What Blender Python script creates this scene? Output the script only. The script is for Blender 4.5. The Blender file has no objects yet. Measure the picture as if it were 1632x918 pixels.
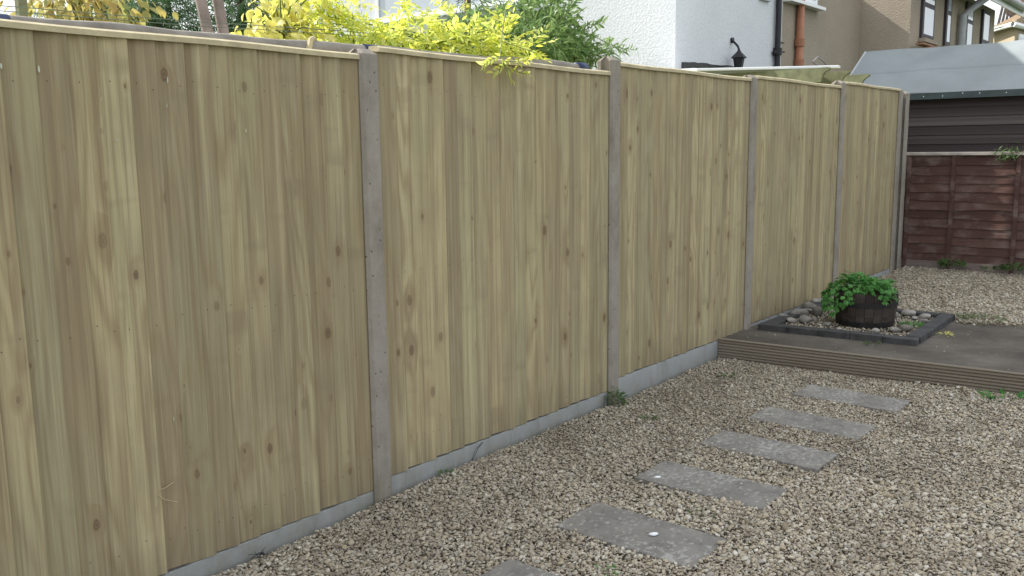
import bpy, math, random
import numpy as np
from mathutils import Vector, Matrix
rnd = random.Random(7)
R = math.radians
SC = bpy.context.scene
COL = SC.collection

# ------------------------------------------------------------------ camera
CF, CYAW, CPITCH, CROLL = 1437.06, 0.8895, -0.1536, -0.0124
CAM = Vector((-2.6258, -2.9549, 1.5203))
fw = Vector((math.sin(CYAW)*math.cos(CPITCH), math.cos(CYAW)*math.cos(CPITCH), math.sin(CPITCH)))
r0 = Vector((math.cos(CYAW), -math.sin(CYAW), 0)); u0 = r0.cross(fw)
cr = math.cos(CROLL)*r0 + math.sin(CROLL)*u0
cu = -math.sin(CROLL)*r0 + math.cos(CROLL)*u0
cd = bpy.data.cameras.new('camera'); cam = bpy.data.objects.new('camera', cd); COL.objects.link(cam)
cam.matrix_world = Matrix(((cr.x, cu.x, -fw.x, CAM.x), (cr.y, cu.y, -fw.y, CAM.y), (cr.z, cu.z, -fw.z, CAM.z), (0, 0, 0, 1)))
cd.sensor_width = 36; cd.lens = 36*CF/1632; cd.clip_start = .05; cd.clip_end = 2000
SC.camera = cam
# ------------------------------------------------------------------ light
SUN_EL, SUN_AZ = R(38), R(-10)      # azimuth from +Y, negative = towards -X
w = bpy.data.worlds.new('World'); SC.world = w; w.use_nodes = True
nt = w.node_tree; sky = nt.nodes.new('ShaderNodeTexSky'); sky.sky_type = 'NISHITA'; sky.sun_disc = False
sky.sun_elevation = SUN_EL; sky.sun_rotation = SUN_AZ; sky.air_density = 1.0; sky.dust_density = 3.5; sky.ozone_density = .6
tc = nt.nodes.new('ShaderNodeTexCoord'); cn = nt.nodes.new('ShaderNodeTexNoise'); cn.inputs['Scale'].default_value = 2.2; cn.inputs['Detail'].default_value = 6
cm = nt.nodes.new('ShaderNodeMapRange'); cm.inputs[1].default_value = .30; cm.inputs[2].default_value = .55; cm.inputs[3].default_value = .45; cm.inputs[4].default_value = .95
cx_ = nt.nodes.new('ShaderNodeMix'); cx_.data_type = 'RGBA'; cx_.inputs[7].default_value = (5.25, 5.45, 5.65, 1)     # bright thin cloud over most of the sky
nt.links.new(tc.outputs['Generated'], cn.inputs['Vector']); nt.links.new(cn.outputs[0], cm.inputs[0]); nt.links.new(cm.outputs[0], cx_.inputs[0]); nt.links.new(sky.outputs[0], cx_.inputs[6])
nt.links.new(cx_.outputs[2], nt.nodes['Background'].inputs[0]); nt.nodes['Background'].inputs[1].default_value = .15
sl = bpy.data.lights.new('sun', 'SUN'); sl.energy = 4.8; sl.angle = R(.6); sl.color = (1, .95, .86)
so = bpy.data.objects.new('sun', sl); COL.objects.link(so)
sd = Vector((math.sin(SUN_AZ)*math.cos(SUN_EL), math.cos(SUN_AZ)*math.cos(SUN_EL), math.sin(SUN_EL)))
so.rotation_euler = sd.to_track_quat('Z', 'Y').to_euler(); so.location = (0, 10, 12)
SC.view_settings.view_transform = 'Standard'; SC.view_settings.look = 'None'
SC.view_settings.gamma = 1; SC.view_settings.exposure = .82
SC.render.engine = 'CYCLES'

def ray(x, y): return fw + (x-816)/CF*cr - (y-459)/CF*cu
def atY(x, y, Y): d = ray(x, y); return CAM + d*((Y-CAM.y)/d.y)
def atX(x, y, X): d = ray(x, y); return CAM + d*((X-CAM.x)/d.x)
def atZ(x, y, Z): d = ray(x, y); return CAM + d*((Z-CAM.z)/d.z)
def atD(x, y, D): return CAM + ray(x, y)*D

# ------------------------------------------------------------------ material helpers
class NT:
    def __init__(s, name):
        s.m = bpy.data.materials.new(name); s.m.use_nodes = True; s.t = s.m.node_tree
        s.b = s.t.nodes['Principled BSDF']; s.b.inputs['Roughness'].default_value = .85
        s.b.inputs['Specular IOR Level'].default_value = .3
    def n(s, ty, **k):
        o = s.t.nodes.new('ShaderNode'+ty)
        for a, v in k.items(): setattr(o, a, v)
        return o
    def l(s, a, b): s.t.links.new(a, b)
    def put(s, inp, v):
        if isinstance(v, bpy.types.NodeSocket): s.l(v, inp)
        elif isinstance(v, (tuple, list)) and len(v) == 3 and inp.type == 'RGBA': inp.default_value = (*v, 1)
        else: inp.default_value = v
    def obj(s): return s.n('TexCoord').outputs['Object']
    def gen(s): return s.n('NewGeometry').outputs['Position']
    def island(s): return s.n('NewGeometry').outputs['Random Per Island']
    def mp(s, vec, sc=(1, 1, 1), loc=(0, 0, 0)):
        o = s.n('Mapping'); s.put(o.inputs[0], vec); s.put(o.inputs['Scale'], sc); s.put(o.inputs['Location'], loc); return o.outputs[0]
    def noise(s, vec, sc=5, det=3, ro=.5, dist=0):
        o = s.n('TexNoise'); s.put(o.inputs['Vector'], vec); o.inputs['Scale'].default_value = sc
        o.inputs['Detail'].default_value = det; o.inputs['Roughness'].default_value = ro; o.inputs['Distortion'].default_value = dist
        return o.outputs[0]
    def math(s, op, a, b=0, c=0, clamp=False):
        o = s.n('Math', operation=op); o.use_clamp = clamp
        s.put(o.inputs[0], a); s.put(o.inputs[1], b); s.put(o.inputs[2], c); return o.outputs[0]
    def ramp(s, f, stops, interp='LINEAR'):
        o = s.n('ValToRGB'); s.put(o.inputs[0], f); e = o.color_ramp.elements; o.color_ramp.interpolation = interp
        while len(e) < len(stops): e.new(.5)
        for el, (p, c) in zip(e, stops): el.position = p; el.color = (*c, 1) if len(c) == 3 else c
        return o.outputs[0]
    def rng(s, f, a, b, c, d):
        o = s.n('MapRange'); s.put(o.inputs[0], f)
        for i, v in enumerate((a, b, c, d)): s.put(o.inputs[i+1], v)
        return o.outputs[0]
    def mix(s, f, a, b, mode='MIX'):
        o = s.n('Mix', data_type='RGBA', blend_type=mode); s.put(o.inputs[0], f); s.put(o.inputs[6], a); s.put(o.inputs[7], b); return o.outputs[2]
    def sep(s, v): o = s.n('SeparateXYZ'); s.put(o.inputs[0], v); return o.outputs
    def comb(s, x, y, z): o = s.n('CombineXYZ'); s.put(o.inputs[0], x); s.put(o.inputs[1], y); s.put(o.inputs[2], z); return o.outputs[0]
    def bump(s, h, st=.3, d=.01, prev=None):
        o = s.n('Bump'); s.put(o.inputs['Height'], h); o.inputs['Strength'].default_value = st; o.inputs['Distance'].default_value = d
        if prev: s.l(prev, o.inputs['Normal'])
        s.l(o.outputs[0], s.b.inputs['Normal']); return o.outputs[0]
    def color(s, c): s.put(s.b.inputs['Base Color'], c); return s
    def rough(s, v): s.put(s.b.inputs['Roughness'], v); return s

def simple(name, c, var=.15, sc=8, rough=.7, bump=.15, bsc=60, spec=.3):
    t = NT(name); o = t.obj(); f = t.noise(o, sc, 5, .6)
    a = tuple(x*(1-var) for x in c); b = tuple(min(1, x*(1+var)) for x in c)
    t.color(t.ramp(f, [(.3, a), (.7, b)])); t.rough(rough)
    t.b.inputs['Specular IOR Level'].default_value = spec
    if bump: t.bump(t.noise(o, bsc, 4), bump, .004)
    return t.m
MAT = {}
def pine():
    t = NT('treated_pine'); pos = t.obj(); at = t.n('Attribute', attribute_name='bd'); c = t.sep(at.outputs['Color'])
    r1, r2, r3 = c[0], c[1], c[2]; x, y, z = t.sep(pos)
    ox = t.math('MULTIPLY', r1, 37.0); oz = t.math('MULTIPLY', r2, 23.0)
    xx = t.math('ADD', x, ox); zz = t.math('ADD', z, oz)
    # knots
    kv = t.comb(t.math('MULTIPLY', xx, 8.0), t.math('MULTIPLY', zz, 4.2), 0)
    vo = t.n('TexVoronoi', voronoi_dimensions='2D', feature='F1'); t.put(vo.inputs['Vector'], kv); vo.inputs['Scale'].default_value = 1; vo.inputs['Randomness'].default_value = .95
    vc = t.sep(vo.outputs['Color']); kd = vo.outputs['Distance']
    sel = t.math('MULTIPLY', t.math('GREATER_THAN', vc[0], .60), t.rng(vc[2], 0, 1, .3, 1))
    kr = t.math('MULTIPLY_ADD', t.math('POWER', vc[1], 1.7), .13, .028)        # knot radius in cell units
    kdn = t.math('DIVIDE', t.math('ADD', kd, t.math('MULTIPLY', t.math('SUBTRACT', t.noise(kv, 9, 3), .5), .05)), kr)
    halo = t.math('MULTIPLY', sel, t.rng(kdn, .6, 4.0, 1.0, 0.0))
    core = t.math('MULTIPLY', sel, t.rng(kdn, .55, 1.0, 1.0, 0.0))
    # rings
    nA = t.noise(t.comb(t.math('MULTIPLY', xx, 3.2), t.math('MULTIPLY', zz, .33), r3), 1.6, 2, .5)
    ph = t.math('ADD', t.math('MULTIPLY', nA, 74.0), t.math('MULTIPLY', halo, 5.0))
    ring = t.math('POWER', t.math('MULTIPLY_ADD', t.math('SINE', ph), .5, .5), 1.8)
    fine = t.noise(t.comb(t.math('MULTIPLY', xx, 1.0), t.math('MULTIPLY', zz, .012), r3), 330, 3, .65)
    streak = t.noise(t.comb(xx, t.math('MULTIPLY', zz, .022), r3), 34, 4, .6)
    blot = t.noise(t.comb(xx, t.math('MULTIPLY', zz, .55), r3), 4.5, 4, .6)
    base = t.ramp(r3, [(0, (.295, .238, .142)), (.17, (.45, .38, .222)), (.34, (.32, .265, .165)), (.5, (.495, .425, .252)), (.66, (.345, .305, .185)), (.83, (.445, .368, .215)), (1, (.295, .235, .145))])
    base = t.mix(t.rng(blot, .42, .72, 0, .55), base, (.25, .215, .145))
    base = t.mix(t.rng(t.noise(t.comb(xx, t.math('MULTIPLY', zz, .25), r2), 3.0, 3), .5, .75, 0, .45), base, (.33, .33, .195))
    base = t.mix(t.rng(streak, .5, .68, 0, .68), base, (.22, .17, .105))
    base = t.mix(t.rng(streak, .28, .44, .5, 0), base, (.54, .48, .29))
    base = t.mix(t.math('MULTIPLY', ring, t.rng(r1, 0, 1, .12, .55)), base, (.235, .175, .095))
    mid = t.noise(t.comb(xx, t.math('MULTIPLY', zz, .013), r1), 110, 3, .6); base = t.mix(t.rng(mid, .52, .72, 0, .5), base, (.19, .145, .085)); base = t.mix(t.rng(mid, .28, .44, .3, 0), base, (.52, .46, .29))
    base = t.mix(t.math('MULTIPLY', t.rng(fine, .45, .75, 0, 1), .28), base, (.22, .17, .10))
    base = t.mix(t.math('MULTIPLY', t.math('POWER', halo, 1.6), .6), base, (.22, .155, .085))
    base = t.mix(t.math('MULTIPLY', core, .85), base, t.ramp(t.math('FRACT', t.math('MULTIPLY', kdn, 2.0)), [(0, (.08, .052, .032)), (1, (.215, .145, .085))]))
    hs = t.noise(t.comb(t.math('MULTIPLY', xx, .8), t.math('MULTIPLY', zz, 3.0), r1), 2.3, 2, .5); base = t.mix(t.rng(hs, .62, .74, 0, .38), base, (.235, .185, .12))
    # boards turn darker towards the foot
    base = t.mix(t.math('MULTIPLY', t.rng(z, 0, .16, .45, 0), t.rng(streak, .3, .6, .2, 1)), base, (.15, .125, .08))
    t.color(base); t.rough(.8)
    t.bump(t.math('ADD', t.math('MULTIPLY', fine, .6), t.math('MULTIPLY', ring, .5)), .25, .0015)
    return t.m
def concrete(name, c1, c2, holes=True):
    t = NT(name); o = t.obj(); n1 = t.noise(o, 6, 6, .65); n2 = t.noise(o, 120, 3, .6)
    col = t.ramp(n1, [(.3, c1), (.7, c2)]); col = t.mix(t.rng(n2, .55, .75, 0, .35), col, tuple(x*.55 for x in c1))
    col = t.mix(t.rng(t.noise(t.mp(o, (1, 1, .25)), 9, 4), .55, .75, 0, .4), col, tuple(x*1.25 for x in c2)); col = t.mix(t.rng(t.noise(t.mp(t.gen(), (1, 1, .35)), 7, 5, .7), .5, .7, 0, .5), col, (c1[0]*.62, c1[1]*.58, c1[2]*.5)); gx, gy, gzz = t.sep(t.gen()); col = t.mix(t.math('MULTIPLY', t.rng(gzz, -.05, .12, .55, 0), t.rng(n1, .35, .6, .3, 1)), col, (.14, .135, .085))
    h = n2
    if holes:
        vo = t.n('TexVoronoi'); t.put(vo.inputs['Vector'], o); vo.inputs['Scale'].default_value = 38
        vc = t.sep(vo.outputs['Color']); pit = t.math('MULTIPLY', t.math('GREATER_THAN', vc[0], .72), t.rng(vo.outputs['Distance'], .10, .22, 1, 0))
        col = t.mix(t.math('MULTIPLY', pit, .75), col, (.05, .048, .045)); h = t.math('SUBTRACT', n2, t.math('MULTIPLY', pit, 2.0))
    t.color(col); t.rough(.9); t.bump(h, .4, .003); return t.m
def stones():
    t = NT('gravel_stone'); i = t.island()
    col = t.ramp(i, [(0, (.24, .195, .14)), (.1, (.50, .43, .31)), (.22, (.58, .51, .385)), (.34, (.34, .305, .25)), (.46, (.66, .60, .48)), (.58, (.42, .345, .24)), (.7, (.53, .485, .395)), (.82, (.73, .69, .60)), (.93, (.38, .36, .32)), (1, (.14, .115, .09))])
    n = t.noise(t.obj(), 55, 4, .6); col = t.mix(t.rng(n, .4, .7, 0, .45), col, (.27, .22, .16))
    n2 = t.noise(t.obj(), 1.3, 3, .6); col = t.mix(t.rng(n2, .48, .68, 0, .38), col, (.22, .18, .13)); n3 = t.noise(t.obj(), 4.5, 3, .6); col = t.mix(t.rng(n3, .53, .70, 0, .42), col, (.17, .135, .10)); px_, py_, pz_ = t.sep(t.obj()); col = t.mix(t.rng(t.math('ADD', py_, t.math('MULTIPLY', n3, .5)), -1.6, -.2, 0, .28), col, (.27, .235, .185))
    t.color(col); t.rough(.85); t.bump(t.noise(t.obj(), 260, 3), .35, .002); return t.m
def slabmat():
    t = NT('weathered_slab'); o = t.gen(); n = t.noise(o, 5, 6, .65)
    col = t.ramp(n, [(.3, (.175, .165, .15)), (.7, (.27, .255, .232))])
    g = t.noise(o, 160, 2); col = t.mix(t.rng(g, .5, .8, 0, .4), col, (.11, .105, .10))
    li = t.noise(t.mp(o, (1, 1.3, 1)), 36, 4, .62); m = t.noise(o, 3.2, 2); lm = t.math('ADD', li, t.math('MULTIPLY', t.math('SUBTRACT', m, .5), .42))
    col = t.mix(t.rng(lm, .54, .66, 0, .62), col, (.45, .44, .41)); st = t.noise(o, 11, 5, .7); col = t.mix(t.rng(st, .5, .68, 0, .5), col, (.09, .083, .075))
    t.color(col); t.rough(.88); t.bump(t.math('ADD', g, n), .3, .003); return t.m
def bricky(name, c1, c2, vsc=40, bs=.8, bd=.02, nsc=30):
    t = NT(name); o = t.gen(); a = t.noise(o, nsc, 5, .65); b = t.noise(o, .7, 4, .6)
    col = t.ramp(b, [(.3, c1), (.7, c2)]); col = t.mix(t.rng(a, .45, .7, 0, .3), col, tuple(x*.6 for x in c1))
    t.color(col); t.rough(.95); vo = t.n('TexVoronoi'); t.put(vo.inputs['Vector'], t.mp(o, (1, 1, 1))); vo.inputs['Scale'].default_value = vsc
    t.bump(t.math('ADD', a, t.math('MULTIPLY', vo.outputs['Distance'], .5)), bs, bd); return t.m
def oldboards(name, c1, c2, worn):
    t = NT(name); o = t.obj(); at = t.n('Attribute', attribute_name='bd'); c = t.sep(at.outputs['Color']); x, y, z = t.sep(o)
    xx = t.math('ADD', x, t.math('MULTIPLY', c[0], 31)); 
    v = t.comb(t.math('MULTIPLY', xx, .09), 0, t.math('ADD', z, c[1]))
    n = t.noise(v, 55, 4, .65); n2 = t.noise(t.comb(t.math('MULTIPLY', xx, .6), 0, z), 5, 4, .6)
    col = t.mix(c[2], c1, c2); col = t.mix(t.rng(n, .45, .7, 0, .6), col, tuple(k*.5 for k in c1))
    col = t.mix(t.rng(t.math('ADD', n2, t.math('MULTIPLY', n, .35)), .66, .86, 0, .7), col, worn)
    t.color(col); t.rough(.8); t.bump(n, .5, .003); return t.m
def leafmat(name, cols, trans=.45, back=None):
    t = NT(name); i = t.island(); st = [(k/(len(cols)-1), c) for k, c in enumerate(cols)]
    col = t.ramp(i, st); t.color(col); t.rough(.5)
    tr = t.n('BsdfTranslucent'); t.put(tr.inputs[0], t.mix(.5, col, tuple(min(1, c*1.25) for c in cols[len(cols)//2])))
    mx = t.n('MixShader'); mx.inputs[0].default_value = trans; t.l(t.b.outputs[0], mx.inputs[1]); t.l(tr.outputs[0], mx.inputs[2])
    t.l(mx.outputs[0], t.t.nodes['Material Output'].inputs[0]); return t.m
def tiles(name, c1, c2):
    t = NT(name); i = t.island(); n = t.noise(t.obj(), 6, 5, .7)
    t.color(t.mix(t.rng(n, .45, .7, 0, .6), t.ramp(i, [(0, c1), (1, c2)]), (.13, .13, .08))); return t.m
MAT['pine'] = pine()
MAT['cap'] = simple('capping_timber', (.46, .40, .26), .2, 14, .8, .3, 120)
MAT['post'] = concrete('post_concrete', (.235, .21, .178), (.335, .305, .265))
MAT['gboard'] = concrete('gravel_board_concrete', (.31, .325, .335), (.385, .40, .405), False)
MAT['stone'] = stones()
MAT['slab'] = slabmat()
MAT['dirt'] = simple('gravel_dirt', (.20, .17, .125), .35, 20, .95, .6, 90)
MAT['soil'] = simple('soil', (.05, .038, .028), .4, 25, .95, .8, 80)
MAT['nail'] = simple('nail_steel', (.09, .075, .06), .2, 30, .6, 0)
MAT['resin'] = simple('resin_drop', (.50, .54, .44), .1, 30, .4, 0)
MAT['stainband'] = simple('saw_stain', (.20, .165, .10), .3, 60, .8, .1)
MAT['white'] = bricky('white_roughcast', (.63, .655, .69), (.72, .74, .77), 38, .5, .011, 30)
MAT['pebble'] = bricky('pebbledash', (.33, .28, .22), (.41, .35, .28), 40, .8, .02, 45)
MAT['pebble2'] = bricky('tan_render', (.33, .27, .19), (.42, .35, .25), 40, .6, .02, 45)
MAT['upvc'] = simple('white_plastic', (.80, .82, .84), .03, 4, .35, 0)
MAT['blackpaint'] = simple('black_iron', (.018, .018, .022), .3, 9, .45, .2)
MAT['orange'] = simple('terracotta_plastic', (.36, .16, .095), .15, 5, .6, .1)
MAT['grey_pipe'] = simple('grey_plastic', (.42, .43, .45), .1, 5, .5, .05)
MAT['dark_wood'] = simple('dark_frame', (.05, .042, .05), .2, 9, .6, .1)
MAT['felt'] = simple('roof_felt', (.235, .262, .27), .10, 2.2, .8, .35, 220)
MAT['felt_edge'] = simple('felt_edging', (.06, .078, .078), .2, 7, .8, .3, 120)
MAT['shedwall'] = oldboards('shed_board', (.042, .032, .033), (.075, .056, .056), (.16, .135, .13))
MAT['lap'] = oldboards('lap_board', (.075, .038, .032), (.125, .066, .054), (.23, .175, .155))
MAT['lapfoot'] = oldboards('weathered_foot_board', (.15, .115, .105), (.20, .16, .145), (.27, .235, .215))
MAT['lapcap'] = simple('weathered_cap', (.34, .31, .29), .2, 10, .8, .3)
MAT['deck'] = oldboards('deck_board', (.215, .18, .14), (.27, .23, .18), (.34, .30, .24))
MAT['block'] = simple('edging_block', (.058, .057, .058), .4, 14, .75, .4, 70)
MAT['barrel'] = oldboards('barrel_stave', (.030, .023, .020), (.052, .041, .034), (.11, .092, .08))
MAT['hoop'] = simple('iron_hoop', (.022, .02, .02), .3, 20, .55, .2)
MAT['cobble'] = (lambda t: (t.color(t.mix(t.rng(t.noise(t.obj(), 14, 5), .4, .7, 0, .7), t.ramp(t.n('ObjectInfo').outputs['Random'], [(0, (.13, .12, .105)), (.5, (.24, .225, .20)), (1, (.40, .375, .34))]), (.09, .08, .07))), t.bump(t.noise(t.obj(), 45, 4), .6, .008), t.m)[2])(NT('cobble'))
MAT['rail'] = simple('grey_pole', (.23, .21, .185), .35, 7, .85, .7, 60)
MAT['blue'] = simple('blue_tape', (.025, .04, .10), .2, 9, .5, .1)
MAT['wire'] = simple('green_wire', (.16, .2, .15), .2, 9, .5, 0)
MAT['palebark'] = simple('pale_bark', (.27, .215, .19), .3, 9, .9, .5, 40)
MAT['bark'] = simple('brown_bark', (.11, .08, .055), .3, 15, .9, .5, 60)
MAT['mossy'] = simple('mossy_timber', (.20, .21, .12), .3, 9, .85, .4, 60)
MAT['straw'] = simple('dry_straw', (.45, .38, .22), .2, 9, .8, 0)
MAT['stem'] = simple('green_stem', (.14, .17, .05), .2, 9, .6, 0)
MAT['yellow'] = leafmat('yellow_leaflet', [(.74, .66, .06), (.80, .76, .14), (.50, .60, .10), (.84, .80, .34), (.30, .42, .08)], .58)
MAT['ylime'] = leafmat('yellow_broad_leaf', [(.76, .66, .16), (.80, .74, .30), (.62, .62, .14), (.82, .72, .30)], .5)
MAT['amber'] = leafmat('amber_leaf', [(.58, .43, .12), (.68, .56, .20), (.34, .36, .12), (.46, .30, .10), (.24, .30, .10)], .45)
MAT['green'] = leafmat('bamboo_leaf', [(.08, .17, .045), (.14, .25, .07), (.24, .34, .12), (.07, .15, .04)], .38)
MAT['conifer'] = leafmat('conifer_leaf', [(.05, .105, .045), (.075, .15, .06), (.12, .21, .09)], .35)
MAT['herb'] = leafmat('herb_leaf', [(.05, .17, .04), (.09, .27, .06), (.17, .40, .10), (.06, .21, .05), (.12, .32, .07)], .35)
MAT['weed'] = leafmat('weed_leaf', [(.05, .10, .03), (.09, .16, .05), (.12, .19, .06)], .3)
MAT['glassy'] = (lambda t: (t.color((.45, .5, .56)), t.rough(.06), setattr(t.b.inputs['Specular IOR Level'], 'default_value', 1.0), t.m)[3])(NT('window_glass'))
MAT['tile_dark'] = tiles('dark_roof_tile', (.075, .055, .05), (.14, .10, .085))
MAT['tile_tan'] = tiles('tan_roof_tile', (.24, .175, .12), (.33, .25, .17))
MAT['tile_red'] = tiles('red_roof_tile', (.26, .13, .08), (.34, .20, .13))
MAT['lawn'] = simple('lawn', (.06, .085, .03), .3, 3, .95, .5, 30)
def patiomat():
    t = NT('patio_concrete'); o = t.gen(); n = t.noise(o, 2.2, 6, .65)
    col = t.ramp(n, [(.3, (.060, .051, .041)), (.5, (.10, .088, .073)), (.72, (.16, .143, .12))])
    g = t.noise(o, 70, 4, .7); col = t.mix(t.rng(g, .6, .72, 0, .5), col, (.28, .26, .23))
    t.color(col); t.rough(.9); t.bump(g, .4, .004); return t.m
MAT['patio'] = patiomat()

# ------------------------------------------------------------------ object helpers
def tag(o, label=None, cat=None, group=None, kind=None):
    if label: o['label'] = label
    if cat: o['category'] = cat
    if group: o['group'] = group
    if kind: o['kind'] = kind
    return o
def empty(name, loc=(0, 0, 0), rz=0, label=None, cat=None, group=None):
    o = bpy.data.objects.new(name, None); COL.objects.link(o); o.location = loc; o.rotation_euler = (0, 0, rz)
    o.empty_display_size = .1; return tag(o, label, cat, group)
class MB:
    def __init__(s): s.v = []; s.f = []; s.mi = []; s.bd = {}
    def poly(s, pts, faces, mi=0, bd=None):
        b = len(s.v); s.v += [tuple(p) for p in pts]
        for f in faces: s.f.append(tuple(b+i for i in f)); s.mi.append(mi)
        if bd is not None:
            for i in range(b, len(s.v)): s.bd[i] = bd
    def hexa(s, p, mi=0, bd=None):     # 8 pts: bottom 4 ccw, top 4 ccw
        s.poly(p, [(3, 2, 1, 0), (4, 5, 6, 7), (0, 1, 5, 4), (1, 2, 6, 5), (2, 3, 7, 6), (3, 0, 4, 7)], mi, bd)
    def box(s, x0, x1, y0, y1, z0, z1, mi=0, bd=None):
        s.hexa([(x0, y0, z0), (x1, y0, z0), (x1, y1, z0), (x0, y1, z0), (x0, y0, z1), (x1, y0, z1), (x1, y1, z1), (x0, y1, z1)], mi, bd)
    def prism(s, pts, z0, z1, mi=0, bd=None):
        n = len(pts); v = [(x, y, z0) for x, y in pts]+[(x, y, z1) for x, y in pts]
        s.poly(v, [tuple(range(n))[::-1], tuple(range(n, 2*n))]+[(i, (i+1) % n, n+(i+1) % n, n+i) for i in range(n)], mi, bd)
    def tube(s, pts, rads, seg=8, mi=0, cap=True):
        pts = [Vector(p) for p in pts]; n = len(pts)
        if not isinstance(rads, (list, tuple)): rads = [rads]*n
        vs = []; d0 = (pts[1]-pts[0]).normalized(); a = d0.orthogonal().normalized()
        for i, p in enumerate(pts):
            d = (pts[min(i+1, n-1)]-pts[max(i-1, 0)]).normalized(); a = (a-d*a.dot(d)).normalized(); b = d.cross(a)
            for k in range(seg): an = 2*math.pi*k/seg; vs.append(p+(a*math.cos(an)+b*math.sin(an))*rads[i])
        fs = [(i*seg+k, i*seg+(k+1) % seg, (i+1)*seg+(k+1) % seg, (i+1)*seg+k) for i in range(n-1) for k in range(seg)]
        if cap: fs += [tuple(range(seg))[::-1], tuple(range((n-1)*seg, n*seg))]
        s.poly(vs, fs, mi)
    def lathe(s, prof, seg=32, cx=0, cy=0, mi=0):
        vs = [(cx+r*math.cos(2*math.pi*k/seg), cy+r*math.sin(2*math.pi*k/seg), z) for r, z in prof for k in range(seg)]
        s.poly(vs, [(i*seg+k, i*seg+(k+1) % seg, (i+1)*seg+(k+1) % seg, (i+1)*seg+k) for i in range(len(prof)-1) for k in range(seg)], mi)
    def build(s, name, mats, parent=None, smooth=False, bevel=0, seg=2):
        me = bpy.data.meshes.new(name); me.from_pydata(s.v, [], s.f); me.validate()
        if not isinstance(mats, (list, tuple)): mats = [mats]
        for m in mats: me.materials.append(MAT[m] if isinstance(m, str) else m)
        if any(s.mi): me.polygons.foreach_set('material_index', s.mi)
        if s.bd:
            a = me.color_attributes.new('bd', 'FLOAT_COLOR', 'POINT')
            arr = np.zeros((len(me.vertices), 4), np.float32); arr[:, 3] = 1
            for i, c in s.bd.items(): arr[i, :3] = c
            a.data.foreach_set('color', arr.ravel())
        if smooth: me.polygons.foreach_set('use_smooth', [True]*len(me.polygons))
        o = bpy.data.objects.new(name, me); COL.objects.link(o)
        if parent: o.parent = parent
        if bevel:
            b = o.modifiers.new('bevel', 'BEVEL'); b.width = bevel; b.segments = seg; b.limit_method = 'ANGLE'; b.angle_limit = R(40)
        return o
def npmesh(name, V, F, mat, parent=None, smooth=False, mi=None):
    V = np.asarray(V, np.float32); F = np.asarray(F, np.int32); k = F.shape[1]
    me = bpy.data.meshes.new(name); me.vertices.add(len(V)); me.vertices.foreach_set('co', V.ravel())
    me.loops.add(F.size); me.loops.foreach_set('vertex_index', F.ravel())
    me.polygons.add(len(F)); me.polygons.foreach_set('loop_start', np.arange(0, F.size, k, dtype=np.int32))
    me.polygons.foreach_set('loop_total', np.full(len(F), k, np.int32))
    if smooth: me.polygons.foreach_set('use_smooth', np.ones(len(F), bool))
    me.update(calc_edges=True); me.materials.append(MAT[mat])
    o = bpy.data.objects.new(name, me); COL.objects.link(o)
    if parent: o.parent = parent
    return o
def rotmats(n, g, tilt=None):
    q = g.normal(size=(n, 4)); q /= np.linalg.norm(q, axis=1)[:, None]; a, b, c, d = q.T
    return np.stack([np.stack([1-2*(c*c+d*d), 2*(b*c-a*d), 2*(b*d+a*c)], 1), np.stack([2*(b*c+a*d), 1-2*(b*b+d*d), 2*(c*d-a*b)], 1), np.stack([2*(b*d-a*c), 2*(c*d+a*b), 1-2*(b*b+c*c)], 1)], 1)
def frames(d, g, up=(0, 0, 1), jit=.4):          # rotation with local x along d, z near up
    n = len(d); d = d/np.linalg.norm(d, axis=1)[:, None]; u = np.array(up, float)+g.normal(size=(n, 3))*jit
    y = np.cross(u, d); y /= np.linalg.norm(y, axis=1)[:, None]+1e-9; z = np.cross(d, y)
    return np.stack([d, y, z], 2)
def scatter(tv, tf, M, P, S):
    n = len(P); tv = np.asarray(tv, float); V = np.einsum('nij,kj->nki', M, tv)*np.reshape(S, (n, 1, -1) if np.ndim(S) > 1 else (n, 1, 1))+P[:, None, :]
    F = (np.asarray(tf)[None]+(np.arange(n)*len(tv))[:, None, None]).reshape(-1, len(tf[0])); return V.reshape(-1, 3), F
# leaf templates (x along the leaf): two quads folded on the midrib
LANCE = ([(0, 0, 0), (.35, .11, .03), (.7, .085, .02), (1, 0, -.05), (.7, -.085, .02), (.35, -.11, .03), (.35, 0, 0), (.7, 0, -.01)], [(0, 6, 1, 1), (6, 7, 2, 1), (7, 3, 2, 2), (0, 5, 6, 6), (5, 4, 7, 6), (4, 3, 7, 7)])
def leaf(wd, nb=3, droop=.08):
    v = []; f = []
    for i in range(nb+1):
        t = i/nb; ww = wd*math.sin(math.pi*min(.97, max(.03, t**.85)))
        v += [(t, ww, -droop*t*t+ww*.25), (t, 0, -droop*t*t), (t, -ww, -droop*t*t+ww*.25)]
    for i in range(nb):
        a = i*3; f += [(a, a+1, a+4, a+3), (a+1, a+2, a+5, a+4)]
    return v, f
def sprig(nl, ll, wd, pairs=True, ang=55, droop=.25, seed=0, lenvar=.3):   # pinnate spray, leaflets along a drooping stalk of length 1
    g = random.Random(seed); v = []; f = []; tv, tf = leaf(wd, 2, .1)
    for i in range(nl):
        t = .12+.88*i/(nl-1)
        for sgn in ((1, -1) if pairs and i < nl-1 else (0,)):
            an = R(ang*sgn*g.uniform(.75, 1.2)); L = ll*g.uniform(1-lenvar, 1)*(1-.35*abs(t-.45)); c, s_ = math.cos(an), math.sin(an)
            tw = g.uniform(-.5, .5); b = len(v)
            for x, y, z in tv:
                x *= L; y *= L; z = z*L-abs(sgn)*.25*x+tw*y; v.append((t+x*c-y*s_, x*s_+y*c, -droop*t*t+z))
            f += [tuple(b+k for k in q) for q in tf]
    return v, f
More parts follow.
